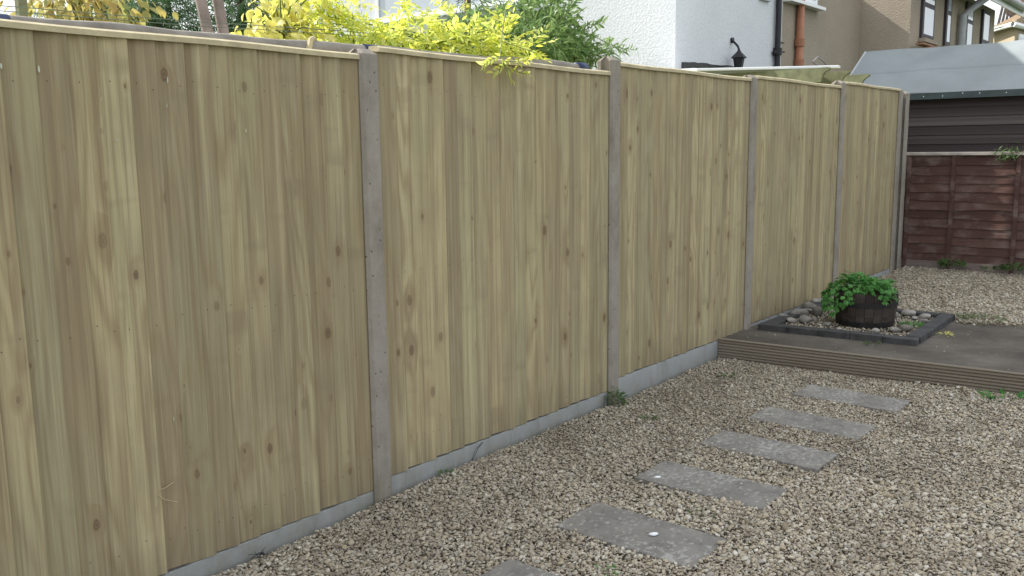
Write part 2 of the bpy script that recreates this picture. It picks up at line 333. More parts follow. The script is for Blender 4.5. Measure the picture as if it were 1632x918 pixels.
def vnoise(x, y, s=1):
    return (np.sin(x*1.7*s+1.3*np.sin(y*2.1*s+.5))+np.sin(y*2.3*s+1.7*np.sin(x*1.3*s+2))+.5*np.sin((x+y)*5.1*s)+.5*np.sin((x-1.3*y)*4.3*s))/3

# ------------------------------------------------------------------ ground
m = MB(); m.box(-300, 300, -300, 300, -1.0, -.15); tag(m.build('ground', 'lawn'), kind='structure')
def GH(x, y):
    h = -.052+.012*vnoise(x*1.1, y*1.3, 1)*1.0+.004*vnoise(x, y, 5)
    h = h-.028*np.clip((.6-x)/1.2, 0, 1)*np.clip(1+y/1.0, 0, 1)+.012*np.clip(x/3.4, 0, 1)
    back = .108+.008*(x-5.2)+.008*vnoise(x, y, 1)
    return np.where(x > 5.0, back, h)
def heightsheet(name, x0, x1, y0, y1, step, mat, dz=0.0):
    xs = np.arange(x0, x1+step, step); ys = np.arange(y0, y1+step, step); X, Y = np.meshgrid(xs, ys, indexing='ij')
    Z = GH(X, Y)+dz; V = np.stack([X, Y, Z], -1).reshape(-1, 3); nx, ny = X.shape
    i, j = np.meshgrid(np.arange(nx-1), np.arange(ny-1), indexing='ij'); a = (i*ny+j).ravel()
    o = npmesh(name, V, np.stack([a, a+ny, a+ny+1, a+1], 1), mat, smooth=True); return tag(o, kind='structure')
heightsheet('gravel_base', -4.5, 3.5, -5.5, .04, .06, 'dirt', -.016)
heightsheet('back_gravel_base', 5.05, 8.2, -4.5, .04, .06, 'dirt', -.014)

DX = lambda y: 3.435-.0625*y          # front line of the decking edge, y negative
m = MB(); pl = [(DX(0)+.03, 0.03), (DX(-5)+.03, -5), (6.9, -5), (5.42, -2.2), (5.27, -1.75), (5.07, -1.3), (5.22, -1.2), (5.22, .03)]
m.prism(pl[::-1], -.2, .098); tag(m.build('patio', 'patio', bevel=.006), kind='structure')

# ---- paving slabs
slabs = [((-.235, -1.19), 'nearest grey stepping slab, mostly cut off by the bottom of the photo', 1.5),
         ((.42, -1.148), 'large plain grey slab with one white pebble lying on its middle', 0),
         ((1.066, -1.136), 'mottled grey slab, third stepping stone from the timber edge end counting nearest ones last', .5),
         ((1.678, -1.152), 'grey slab most covered in white lichen, middle of the path', -1.2),
         ((2.27, -1.153), 'grey lichened slab, second stepping stone from the ribbed timber edge', -.6),
         ((2.896, -1.168), 'farthest grey stepping slab, closest to the ribbed timber edge', -1.5)]
slabs[2] = (slabs[2][0], 'mottled grey slab with a small pebble on its left end, third stepping stone from the bottom', .5)
SL = []
for k, ((cx, cy), lab, rot) in enumerate(slabs):
    g = random.Random(k+5); L, Wd = .635, (.315 if k < 2 else .29); pts = []
    def edge(a, b, n=14):
        for i in range(n):
            t = i/n; d = g.uniform(-.0022, .0022)*(1 if 0 < i else 0); c = g.uniform(.004, .010) if i == 0 else 0
            x, y = a[0]+(b[0]-a[0])*t, a[1]+(b[1]-a[1])*t; nx, ny = (b[1]-a[1]), -(b[0]-a[0]); q = math.hypot(nx, ny)
            if i == 0: d = -.0015
            pts.append((x+nx/q*d, y+ny/q*d))
    cs = [(-Wd/2, -L/2), (Wd/2, -L/2), (Wd/2, L/2), (-Wd/2, L/2)]
    for a, b in zip(cs, cs[1:]+cs[:1]): edge(a, b)
    m = MB(); m.prism(pts, -.035, 0); o = m.build('paving_slab', 'slab', bevel=.004)
    o.location = (cx, cy, float(GH(np.array(cx), np.array(cy)))+.012); o.rotation_euler = (R(g.uniform(-.5, .5)), R(g.uniform(-.5, .5)), R(rot))
    tag(o, lab, 'paving slab', 'stepping slabs set in the gravel'); SL.append((cx, cy, L/2, Wd/2, R(rot)))

# ---- loose gravel (nobody could count it)
ICO = []
ph = (1+5**.5)/2
for a, b in ((-1, ph), (1, ph), (-1, -ph), (1, -ph)): ICO.append((a, b, 0))
for a, b in ((-1, ph), (1, ph), (-1, -ph), (1, -ph)): ICO.append((0, a, b))
for a, b in ((ph, -1), (ph, 1), (-ph, -1), (-ph, 1)): ICO.append((a, 0, b))
ICO = np.array(ICO)/math.hypot(1, ph)
ICF = [(0, 11, 5), (0, 5, 1), (0, 1, 7), (0, 7, 10), (0, 10, 11), (1, 5, 9), (5, 11, 4), (11, 10, 2), (10, 7, 6), (7, 1, 8), (3, 9, 4), (3, 4, 2), (3, 2, 6), (3, 6, 8), (3, 8, 9), (4, 9, 5), (2, 4, 11), (6, 2, 10), (8, 6, 7), (9, 8, 1)]
OCT = np.array([(1, 0, 0), (0, 1, 0), (-1, 0, 0), (0, -1, 0), (.25, .2, .9), (-.3, -.15, .9), (0, 0, -.9)]); OCF = [(0, 1, 4), (1, 2, 4), (2, 5, 4), (2, 3, 5), (3, 0, 5), (0, 4, 5), (1, 0, 6), (2, 1, 6), (3, 2, 6), (0, 3, 6)]
def gravel(name, N, xr, yr, zf, size, keep, seed, label, lift=.4, fine=True):
    g = np.random.default_rng(seed); x = g.uniform(*xr, N); y = g.uniform(*yr, N); k = keep(x, y, g); x, y = x[k], y[k]; n = len(x)
    BV, BF = (ICO, ICF) if fine else (OCT, OCF); nv = len(BV)
    s = size*np.exp(g.normal(0, .36, n)); s = np.clip(s, size*.4, size*2.3)
    sh = np.stack([np.ones(n), g.uniform(.5, .95, n), g.uniform(.22, .5, n)], 1)
    T = BV[None]*(1+g.uniform(-.34, .30, (n, nv, 1)))*sh[:, None]*s[:, None, None]*.5
    yaw = g.uniform(0, 2*math.pi, n); tl = g.normal(0, R(24), (n, 2))
    cy_, sy_ = np.cos(yaw), np.sin(yaw); cx_, sx_ = np.cos(tl[:, 0]), np.sin(tl[:, 0]); ct, st_ = np.cos(tl[:, 1]), np.sin(tl[:, 1])
    Z0, O1 = np.zeros(n), np.ones(n)
    Rz = np.stack([np.stack([cy_, -sy_, Z0], 1), np.stack([sy_, cy_, Z0], 1), np.stack([Z0, Z0, O1], 1)], 1)
    Rx = np.stack([np.stack([O1, Z0, Z0], 1), np.stack([Z0, cx_, -sx_], 1), np.stack([Z0, sx_, cx_], 1)], 1)
    Ry = np.stack([np.stack([ct, Z0, st_], 1), np.stack([Z0, O1, Z0], 1), np.stack([-st_, Z0, ct], 1)], 1)
    V = np.einsum('nij,nkj->nki', Rx@Ry@Rz, T); V += np.stack([x, y, zf(x, y)+s*g.uniform(-.25, lift, n)], 1)[:, None]
    F = (np.array(BF)[None]+(np.arange(n)*nv)[:, None, None]).reshape(-1, 3)
    return tag(npmesh(name, V.reshape(-1, 3), F, 'stone'), label, 'gravel', None, 'stuff')
def keepA(x, y, g):
    k = (x < DX(y)-.012) & (y < -.035)
    for cx, cy, hl, hw, r in SL:
        dx = (x-cx)*math.cos(r)+(y-cy)*math.sin(r); dy = -(x-cx)*math.sin(r)+(y-cy)*math.cos(r)
        k &= ~((abs(dx) < hw-.001+g.normal(0, .004, len(x))) & (abs(dy) < hl-.001+g.normal(0, .004, len(x))))
    for px in (0, 1.938):
        k &= ~((x > px-.01) & (x < px+.118) & (y > -.035))
    # thin the stones that the camera could never resolve
    return k & ((y > -2.7) | (g.uniform(size=len(x)) < .4))
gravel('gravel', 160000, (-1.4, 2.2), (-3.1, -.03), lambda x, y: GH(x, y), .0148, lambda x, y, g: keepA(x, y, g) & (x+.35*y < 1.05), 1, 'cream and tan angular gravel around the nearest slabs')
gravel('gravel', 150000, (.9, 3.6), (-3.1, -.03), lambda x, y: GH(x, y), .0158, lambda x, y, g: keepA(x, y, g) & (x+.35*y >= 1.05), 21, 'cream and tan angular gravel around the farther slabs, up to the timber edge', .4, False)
gravel('gravel', 52000, (5.0, 8.12), (-2.8, -.03), lambda x, y: GH(x, y), .018, lambda x, y, g: (x > 5.10-.42*(y+1.3)*(y < -1.3)+g.normal(0, .03, len(x))) & ~((x < 5.26) & (y > -1.24)), 2, 'yellowish gravel in front of the old red brown lap fence')
gravel('gravel', 7000, (3.95, 5.2), (-1.2, -.1), lambda x, y: .113+0*x, .014, lambda x, y, g: x > 3.99-.09*y, 3, 'small pale stones inside the black edged bed')
gravel('gravel', 130, (3.45, 5.2), (-1.9, -.05), lambda x, y: .101+0*x, .008, lambda x, y, g: (x > DX(y)+.06) & ((x < 3.88-.09*y) | (y < -1.3)), 4, 'few small stray stones scattered on the dark patio', .2)
def onslab(x, y, g):
    k = np.zeros(len(x), bool)
    for cx, cy, hl, hw, r in SL: k |= (abs(x-cx) < hw-.01) & (abs(y-cy) < hl-.01) & (g.uniform(size=len(x)) < .5)
    return k
gravel('gravel', 420, (-.3, 3.1), (-1.5, -.8), lambda x, y: GH(x, y)+.013, .010, onslab, 8, 'tiny grit lying on the stepping slabs', .1)

# ---- ribbed timber edge of the patio
m = MB(); n = 7; H0, H1 = -.085, .106
prof = [(.0, H0)]
for i in range(n):
    z0 = -.05+i*(.150/n); p = .150/n
    prof += [(0, z0), (.001, z0+p*.52), (.012, z0+p*.56), (.010, z0+p*.97)]
prof += [(0, .1), (.004, H1), (.028, H1), (.03, H0)]
def ext(mb, prof, p0, p1, nrm, bd=None, segs=1):
    k = len(prof); vs = []
    for s_ in range(segs+1):
        t = s_/segs; bx, by = p0[0]+(p1[0]-p0[0])*t, p0[1]+(p1[1]-p0[1])*t
        for d, z in prof: vs.append((bx+nrm[0]*d, by+nrm[1]*d, z))
    fs = [(s_*k+i, s_*k+(i+1) % k, (s_+1)*k+(i+1) % k, (s_+1)*k+i) for s_ in range(segs) for i in range(k)]+[tuple(range(k)), tuple(range(segs*k, (segs+1)*k))[::-1]]
    mb.poly(vs, fs, 0, bd)
ext(m, prof, (DX(0), -.008), (DX(-2.6), -2.6), (1, .06), (.2, .4, .3), 1)
tag(m.build('edging_board', 'deck'), 'ribbed weathered decking board edging the raised dark patio', 'edging board')

# ------------------------------------------------------------------ the new fence
S = 1.938; PW = .108; PH = 1.9234
ordn = ['', 'first', 'second', 'third', 'fourth', 'fifth']
postx = [-S, 0, S, 2*S, 3*S, 7.588, 7.835]
postz = [1.93, 1.947, 2.047, 2.045, 2.098, 2.104, 2.082]
postl = ['tall grey concrete fence post beyond the left end of the nearest panel',
         'largest and nearest grey concrete fence post, left of the panel with the yellow spray',
         'grey concrete fence post with dark green weed at its foot',
         'grey concrete post standing right behind the end of the ribbed timber edge',
         'grey concrete post rising behind the barrel planter',
         'concrete post at the right end of the farthest narrow panel',
         'rearmost concrete post, where the old red brown fence begins']
def postprofile():
    h = PW/2; c = .014; f0, f1, g1, b1 = -.024, -.006, .052, .082; d = .022
    return [(-h+c, f0), (h-c, f0), (h, f0+c), (h, f1), (h-d, f1), (h-d, g1), (h, g1), (h, b1-.006), (h-.006, b1), (-h+.006, b1), (-h, b1-.006), (-h, g1), (-h+d, g1), (-h+d, f1), (-h, f1), (-h, f0+c)]
for x, z, lab in zip(postx, postz, postl):
    pr = postprofile(); k = len(pr); m = MB(); vs = []
    lv = [-.4, .3, .9, 1.5, z-.026, z-.022, z]
    g = random.Random(int(x*100))
    for i, zz in enumerate(lv):
        s_ = 1 if i < 5 else (.96 if i == 5 else .62)
        for px, py in pr: vs.append((px*s_, .029+(py-.029)*(s_ if i < 6 else .35), zz))
    fs = [(i*k+j, i*k+(j+1) % k, (i+1)*k+(j+1) % k, (i+1)*k+j) for i in range(len(lv)-1) for j in range(k)]+[tuple(range((len(lv)-1)*k, len(lv)*k))]
    m.poly(vs, fs); o = m.build('concrete_post', 'post', bevel=.003, seg=2); o.location = (x+PW/2, 0, 0); tag(o, lab, 'fence post', 'concrete fence posts')

ph_ = [-.03, 0, .0355, .0944, .1227, .170]
panels = [(-2*S+PW, 1.83, 0, ''), (-S+PW, 1.83, 1, ''), (PW, 1.83, 2, ''), (S+PW, 1.83, 3, ''), (2*S+PW, 1.83, 4, ''), (3*S+PW, 7.588-3*S-PW, 5, '')]
plab = ['closeboard panel beyond the left edge of the photo', 'nearest and largest closeboard panel, greenish, cut by the left edge of the photo',
        'knotty yellowish closeboard panel with the yellow leaf spray hanging over its top',
        'closeboard panel between the weed footed post and the end of the timber edge', 'closeboard panel directly left of the barrel planter',
        'farthest and narrowest looking closeboard panel, behind the barrel planter']
glab = ['concrete gravel board beyond the left edge of the photo', 'pale concrete gravel board under the nearest panel at bottom left',
        'pale concrete gravel board with small weeds, under the panel with yellow leaves', 'pale bluish concrete gravel board meeting the ribbed timber edge',
        'concrete gravel board mostly buried behind the black edged bed', 'short concrete gravel board at the far end by the last posts']
for (x0, L, k, _), lab, gl in zip(panels, plab, glab):
    z0 = ph_[k]; root = empty('fence_panel', (x0, 0, z0), 0, lab, 'fence panel', 'new closeboard fence panels')
    g = random.Random(40+k); m = MB(); nb = round(L/.1029); pit = L/nb
    hue = .0
    for i in range(nb):
        a = -.016 if i == 0 else i*pit-.014; b = (i+1)*pit+g.uniform(-.003, .003) if i < nb-1 else L+.016
        yl, yr = .0055, -.0095+g.uniform(-.0045, .0035); zb = g.uniform(-.004, .005)
        if i == 0: yl = -.001
        if i == nb-1: yr = -.0048
        if g.random() < .35: hue = g.random()
        col = (g.random(), g.random(), min(1, max(0, hue*.35+.65*g.random())))
        if k == 1 and g.random() < .62: col = (col[0], col[1], g.choice((.02, .33, .66, .97)))
        if k == 2 and g.random() < .4: col = (col[0], col[1], g.choice((.17, .5, .83)))
        th = .004; lean = g.uniform(-.0012, .0012)
        # each board: several stations up its height so that it bows slightly
        st = 7; vs = []; ph0 = g.uniform(0, 6); am = g.uniform(.0002, .0018)
        for j in range(st):
            t = j/(st-1); zz = zb+(PH-.02-zb)*t; bw = am*math.sin(ph0+t*4); wx = lean*(t-.5)*2
            xm = b-.012+wx*.5
            yl2, yr2 = yl+bw*.4, (yr-bw if i < nb-1 else yr)
            vs += [(a+wx, yl2, zz), (xm, yr2+.0016, zz), (b+wx-.003, yr2, zz), (b+wx, yr2+.0016, zz), (b+wx, .0085+.001*(i % 2), zz), (a+wx, .009+.001*(i % 2), zz)]
        fs = [(j*6+q, j*6+(q+1) % 6, (j+1)*6+(q+1) % 6, (j+1)*6+q) for j in range(st-1) for q in range(6)]+[tuple(range(6))[::-1], tuple(range((st-1)*6, st*6))]
        m.poly(vs, fs, 0, col)
        for zz in (.13, .93, PH-.17):
            for xo in ((.028,) if g.random() < .6 else (.02, .075)):
                nx = a+xo+.02; nz = zz+g.uniform(-.02, .02); t = (nx-a)/(b-a); ny = yl+(yr-yl)*t-.0012
                q = 7; m.poly([(nx+.0024*math.cos(6.283*e/q), ny, nz+.0024*math.sin(6.283*e/q)) for e in range(q)], [tuple(range(q))], 1)
    if k == 1:   # pale resin drops and one saw stained band
        for px, py, sw, sh in ((62, 110, .006, .019), (160, 158, .007, .017), (267, 127, .004, .017), (266, 168, .002, .012), (392, 208, .004, .012), (336, 208, .003, .012), (187, 223, .004, .006), (277, 668, .003, .014), (2, 105, .005, .013)):
            sw *= .6; sh *= .7; p = atY(px, py, -.008); q = 9
            m.poly([(p.x-x0+sw*math.cos(6.283*e/q)*g.uniform(.7, 1.1), -.0078, p.z-z0+sh*math.sin(6.283*e/q)*g.uniform(.7, 1.1)) for e in range(q)], [tuple(range(q))], 2)
        p, p2 = atY(137, 538, -.008), atY(182, 524, -.008)
    m.build('boards', ['pine', 'nail', 'resin', 'stainband'], root)
    # capping rail with a weathered (sloping) top
    c = MB(); pr = [(-.020, PH-.024), (-.020, PH-.006), (-.002, PH+.002), (.044, PH+.003), (.046, PH-.001), (.046, PH-.024), (.010, PH-.024), (.010, PH-.022)]
    n = 12; vs = []
    for i in range(n+1):
        xx = -.001+(L+.002)*i/n if False else (.002+(L-.004)*i/n); dz = .0025*math.sin(i*.9+k); 
        for y, z in pr: vs.append((xx, y, z+dz))
    q = len(pr); fs = [(i*q+j, i*q+(j+1) % q, (i+1)*q+(j+1) % q, (i+1)*q+j) for i in range(n) for j in range(q)]+[tuple(range(q)), tuple(range(n*q, (n+1)*q))[::-1]]
    c.poly(vs, fs); c.build('capping_rail', 'cap', root)
    b = MB()
    for zz in (.032, .95, PH-.055): b = MB(); b.box(-.015, L+.015, .0125, .046, zz-.03, zz+.03); b.build('arris_rail', 'cap', root)  # lowest rail added behind the board feet to block sun leaking under
    # gravel board
    gb = MB(); gb.box(x0-.018, x0+L+.018, -.002, .045, z0-.24, z0-.007); o = gb.build('gravel_board', 'gboard', bevel=.003)
    tag(o, gl, 'gravel board', 'concrete gravel boards under the fence')

m = MB(); m.box(7.697, 7.834, .02, .045, -.1, 2.03); tag(m.build('gap_filler_board', 'dark_wood'), 'dark narrow filler board added against sun leaking between the two rearmost concrete posts', 'board')  # added to stop sun leaking through the gap onto the lap fence
rt = empty('sun_block_fence', (7.97, .1, 0), 0, 'unseen boarded fence added to block the sun, running back from the rearmost post', 'fence'); m = MB()  # hidden from view, added to keep direct sun off the old lap fence
for i in range(18): m.box(-.01+.004*(i % 2), .004+.004*(i % 2), i*.101, i*.101+.112, .02, 1.99, 0, (rnd.random(), rnd.random(), rnd.random()))
m.build('boards', 'pine', rt)
for zz in (.2, 1.7): m = MB(); m.box(.009, .05, 0, 1.82, zz, zz+.08); m.build('rail', 'cap', rt)
m = MB(); m.box(-.04, .055, 1.83, 1.93, -.15, 2.03); m.build('post', 'post', rt)
# ------------------------------------------------------------------ black edged bed
def lerp(a, b, t): return (a[0]+(b[0]-a[0])*t, a[1]+(b[1]-a[1])*t)
A, B_, C_, D_ = (3.925, -.10), (4.03, -1.245), (5.24, -1.215), (5.22, -.10)
bw = .10; BT = .146
words = ['first', 'second', 'third', 'fourth', 'fifth', 'sixth', 'seventh']
def row(p0, p1, n, inward, name, seed):
    g = random.Random(seed); dx, dy = p1[0]-p0[0], p1[1]-p0[1]; L = math.hypot(dx, dy); ux, uy = dx/L, dy/L; nx, ny = inward
    for i in range(n):
        a, b = L*i/n+.0015, L*(i+1)/n-.0015; o = g.uniform(-.002, .002); z = BT+g.uniform(-.002, .002)
        q = [(p0[0]+ux*s_+nx*d, p0[1]+uy*s_+ny*d) for s_, d in ((a, o), (b, o), (b, bw+o), (a, bw+o))]
        m = MB(); m.prism(q, .085, z); ob = m.build('edging_block', 'block', bevel=.004)
        tag(ob, f'{words[i]} black block {name}', 'edging block', 'black blocks edging the planter bed')
row(A, B_, 5, (1, .09), 'from the fence in the front row of the bed edging', 1)
row((B_[0]+.105, B_[1]+.002), C_, 5, (0, 1), 'from the front corner in the right hand row of the bed edging', 2)
row((C_[0]-.005, C_[1]+.103), (D_[0], D_[1]+.0), 4, (-1, 0), 'from the right in the rear row of the bed edging', 3)
row((A[0]+.112, A[1]-.10), (D_[0]-.102, D_[1]-.10), 5, (0, 1), 'from the front in the row beside the fence', 4)
m = MB(); m.prism([(3.98, -.15), (4.07, -1.2), (5.19, -1.17), (5.17, -.15)][::-1], .0985, .112); tag(m.build('bed_soil', 'soil'), kind='structure')
# cobbles, placed at measured spots
cob = [(1249, 506, .085, 'flat grey cobble at the far left of the bed'), (1262, 513, .07, 'pale cobble beside the flat one at the left of the bed'), (1274, 503, .10, 'long grey cobble behind the rounded pair left of the barrel'),
       (1283, 513, .085, 'rounded dark grey cobble left of the barrel nearest the front blocks'), (1297, 509, .05, 'small round brown grey cobble just left of the barrel front'), (1303, 500, .115, 'big rounded grey cobble touching the left of the barrel'),
       (1291, 492, .10, 'grey slab like cobble standing behind the big rounded one'), (1279, 490, .045, 'small pale egg shaped cobble behind the left cobbles'), (1300, 484, .09, 'pale grey cobble near the fence left of the herbs'),
       (1287, 497, .07, 'brownish cobble in the middle of the left heap'), (1425, 504, .075, 'grey cobble right of the barrel near the rear row'), (1447, 502, .095, 'largest pale rounded cobble right of the barrel'),
       (1458, 507, .05, 'small white cobble beside the largest pale one'), (1474, 507, .085, 'grey green cobble near the far right corner of the bed'), (1472, 513, .06, 'pale cobble by the right hand row of blocks'),
       (1427, 527, .075, 'flat pale cobble near the front blocks right of the barrel'), (1444, 526, .08, 'pale grey cobble in front of the bed weed'), (1395, 529, .06, 'low pale cobble just in front of the barrel'),
       (1318, 517, .045, 'small cobble at the left foot of the barrel'), (1338, 523, .035, 'tiny pale cobble in front of the barrel at left')]
for k, (px, py, s_, lab) in enumerate(cob):
    g = np.random.default_rng(k+60); p = atZ(px, py, .125); bm_v = []
    import bmesh
    bm = bmesh.new(); bmesh.ops.create_icosphere(bm, subdivisions=3, radius=.5)
    ax = g.uniform(.6, .9); az = g.uniform(.42, .62); ph0 = g.uniform(0, 6, 3)
    for v in bm.verts:
        c = v.co; d = 1+.09*math.sin(5*c.x+ph0[0])+.08*math.sin(6*c.y+ph0[1])+.05*math.sin(9*c.z+4*c.x+ph0[2]); v.co = Vector((c.x*d, c.y*d*ax, c.z*d*az))*s_
    bmesh.ops.scale(bm, vec=(1.3, 1.3, 1.3), verts=bm.verts); me = bpy.data.meshes.new('cobble'); bm.to_mesh(me); bm.free(); me.materials.append(MAT['cobble'])
    me.polygons.foreach_set('use_smooth', [True]*len(me.polygons)); o = bpy.data.objects.new('cobble', me); COL.objects.link(o)
    o.location = (p.x, p.y, .115+s_*az*.52); o.rotation_euler = (g.uniform(-.2, .2), g.uniform(-.2, .2), g.uniform(0, 6)); tag(o, lab, 'cobble', 'cobbles in the planter bed')

# ------------------------------------------------------------------ half barrel
BX, BY, BZ = 4.565, -.71, .112
bar = empty('barrel_planter', (BX, BY, BZ), 0, 'dark half barrel planter with black iron hoops standing in the bed', 'planter')
BH = .268
def br(z): t = z/BH; return .205+.030*math.sin(min(1, t*.95)*math.pi*.55)+.001
m = MB(); ns = 22
for i in range(ns):
    g = random.Random(i); a0 = 2*math.pi*i/ns+.006; a1 = 2*math.pi*(i+1)/ns-.006; vs = []; zs = [0, .06, .12, .18, .23, BH+g.uniform(-.003, .003)]
    off = g.uniform(-.0015, .0015)
    for z in zs:
        ro = br(z)+off; ri = ro-.02
        for a in (a0, (a0+a1)/2, a1): vs.append((ro*math.cos(a), ro*math.sin(a), z))
        for a in (a1, a0): vs.append((ri*math.cos(a), ri*math.sin(a), z))
    fs = [(j*5+q, j*5+(q+1) % 5, (j+1)*5+(q+1) % 5, (j+1)*5+q) for j in range(len(zs)-1) for q in range(5)]+[tuple(range(5))[::-1], tuple(range(25, 30))]
    m.poly(vs, fs, 0, (g.random(), g.random(), g.random()))
m.build('staves', 'barrel', bar)
for z0, z1 in ((.012, .05), (.165, .20)):
    m = MB(); m.lathe([(br(z0)+.0005, z0), (br(z0)+.0045, z0), (br(z1)+.0045, z1), (br(z1)+.0005, z1)], 48); m.build('hoop', 'hoop', bar, smooth=False)
m = MB(); m.lathe([(.0005, .245), (.12, .243), (br(.235)-.019, .235)], 32); m.build('compost', 'soil', bar)

def foliage(name, spec, mat, parent=None, seed=0):
    """spec: list of (template, positions, directions, sizes, up, jitter)"""
    g = np.random.default_rng(seed); VV = []; FF = []; b = 0
    for (tv, tf), P, Dr, Sz, up, jit in spec:
        V, F = scatter(tv, tf, frames(Dr, g, up, jit), P, Sz); VV.append(V); FF.append(F+b); b += len(V)
    return npmesh(name, np.concatenate(VV), np.concatenate(FF), mat, parent)
# herb mound
def lobed(seed):   # three lobed ferny leaf
    v, f = [], []
    g = random.Random(seed)
    for an, L in ((-62, .6), (-28, .85), (0, 1), (30, .85), (60, .6)):
        tv, tf = leaf(.23, 3, .22); b = len(v); c, s_ = math.cos(R(an)), math.sin(R(an))
        for x, y, z in tv: x *= L; y *= L; v.append((.25+x*c-y*s_, x*s_+y*c, z*L-.1*x))
        f += [tuple(b+k for k in q) for q in tf]
    b = len(v); v += [(-.6, .008, -.25), (-.6, -.008, -.25), (.27, -.008, 0), (.27, .008, 0)]; f.append((b, b+1, b+2, b+3)); return v, f
g = np.random.default_rng(3)
hp = empty('herb_plant', (BX-.01, BY+.03, BZ+.25), 0, 'bright green ferny herb mounding over the rim of the dark barrel', 'plant')
n = 680; th = g.uniform(0, 2*math.pi, n); rr = np.sqrt(g.uniform(0, 1, n)); fr_ = np.exp(-((((th+2.46+math.pi) % (2*math.pi))-math.pi)/.8)**2); Rm = .255+.035*np.sin(th*3+1)+.03*np.sin(th*5)-.045*fr_
x = rr*Rm*np.cos(th); y = rr*Rm*np.sin(th); z = .075*np.sqrt(np.clip(1-rr**2.2, 0, 1))*(1+.35*np.sin(x*17+1)*np.sin(y*15))+.02-.085*(rr > .8)*g.uniform(0, 1, n)*(1-.8*fr_)+g.normal(0, .02, n)
# droop towards the fence/left side of the tub
lf = np.exp(-((th-math.pi*.80)/.55)**2)*(rr > .7); z -= lf*g.uniform(0, .17, n); x += lf*np.cos(th)*.03; y += lf*np.sin(th)*.03
Dr = np.stack([np.cos(th)*(.25+rr), np.sin(th)*(.25+rr), .55-1.0*rr**2-.8*lf], 1)+g.normal(0, .25, (n, 3))
foliage('leaves', [(lobed(1), np.stack([x, y, z], 1)[:310], Dr[:310], g.uniform(.026, .05, 310), (0, 0, 1), .35), (lobed(2), np.stack([x, y, z], 1)[310:], Dr[310:], g.uniform(.024, .05, n-310), (0, 0, 1), .35)], 'herb', hp, 5)
m = MB()
for i in range(46):
    a = rnd.uniform(0, 6.28); r_ = rnd.uniform(.05, .24); m.tube([(r_*.3*math.cos(a), r_*.3*math.sin(a), -.01), (r_*.7*math.cos(a), r_*.7*math.sin(a), .06), (r_*math.cos(a), r_*math.sin(a), .09-.06*(r_ > .2))], .0015, 4)
m.build('stems', 'stem', hp)

# ------------------------------------------------------------------ weeds, grass tufts, litter
def weed(p, rad, h, n, label, name='weed', mat='weed', wd=.12, ll=.05, seed=0, cat='weed', flat=.5):
    g = np.random.default_rng(seed); th = g.uniform(0, 6.283, n); r_ = rad*np.sqrt(g.uniform(0, 1, n)); P = np.stack([r_*np.cos(th), r_*np.sin(th), h*g.uniform(0, 1, n)*(1-.6*r_/rad)], 1)
    Dr = np.stack([np.cos(th), np.sin(th), g.uniform(-.1, 1.4, n)*(1-flat)+.1], 1)+g.normal(0, .2, (n, 3))
    o = foliage(name, [(leaf(wd, 3, .25), P, Dr, ll*g.uniform(.6, 1.2, n), (0, 0, 1), .4)], mat, None, seed); o.location = p
    return tag(o, label, cat)
def gz(px, py, z=-.045): return atZ(px, py, z)
weed(Vector((1.955, -.055, -.045)), .055, .12, 190, 'dark green weed clump at the foot of the second concrete post', seed=1, ll=.035)
weed(gz(1036, 668), .05, .03, 60, 'tiny low weed in gravel a little right of the post weed', seed=2, ll=.028)
weed(gz(712, 757, -.05), .03, .03, 40, 'small weed seedling against the gravel board under the yellow spray panel', seed=3, ll=.025)
weed(gz(1160, 600), .06, .015, 60, 'flat weed in gravel near the left end of the ribbed timber edge', seed=4, ll=.028)
weed(gz(1600, 637), .10, .03, 46, 'dandelion like weed at right under the ribbed timber edge', seed=5, ll=.075, mat='herb', wd=.14)
weed(atZ(1454, 519, .12), .075, .03, 150, 'bright green low weed inside the bed right of the barrel', seed=6, ll=.032, mat='herb')
weed(atZ(1570, 510, .12), .15, .03, 120, 'straggling grass tuft where gravel meets the dark patio', seed=7, ll=.05, wd=.07)
weed(atZ(1537, 507, .12), .05, .05, 70, 'weed clump touching the right corner of the black bed edging', seed=17, ll=.035, wd=.1)
weed(atZ(1392, 549, .10), .06, .02, 40, 'pale weed growing from under the front bed blocks', seed=8, ll=.03)
weed(atZ(1505, 534, .10), .04, .02, 22, 'yellowing leafy weed against the right side of the bed', seed=9, ll=.04, mat='ylime')
weed(atX(1517, 423, 8.04), .12, .07, 200, 'leafy weed clump at the foot of the red brown fence, left one', seed=10, ll=.06)
weed(atX(1614, 431, 8.03), .12, .09, 170, 'leafy weed clump at the foot of the red brown fence, at the photo edge', seed=11, ll=.06)
weed(atX(1578, 429, 8.04), .06, .04, 60, 'small weed between two bigger clumps at the foot of the red brown fence', seed=12, ll=.05)
weed(gz(966, 913, -.06), .04, .02, 46, 'lime green small weed at the bottom of the photo between two slabs', seed=13, ll=.025, mat='herb')
weed(gz(1118, 820), .05, .02, 24, 'sparse weed between the second and third slabs', seed=14, ll=.024)
weed(gz(910, 760, -.05), .04, .012, 18, 'minute weed in the gravel left of the mottled slab', seed=15, ll=.024)
def flatleaf(p, s_, rz, mat, label, name='fallen_leaf', cat='leaf'):
    tv, tf = leaf(.22, 5, .12); m = MB(); m.poly([(x*s_, y*s_, z*s_+.012) for x, y, z in tv], tf); o = m.build(name, mat, smooth=True); o.location = p; o.rotation_euler = (.1, .15, rz); tag(o, label, cat)
flatleaf(gz(546, 877, -.05), .03, .4, 'ylime', 'small yellow leaf on gravel by the nearest gravel board')
flatleaf(gz(1479, 626, -.03), .035, 1.4, 'ylime', 'yellow leaf on gravel just under the timber edge')
flatleaf(gz(1447, 632, -.035), .05, 2.2, 'amber', 'tan leaf at the right end of the farthest slab')
flatleaf(gz(1112, 664, -.04), .05, .2, 'amber', 'brown leaf lying on gravel left of the slabs')
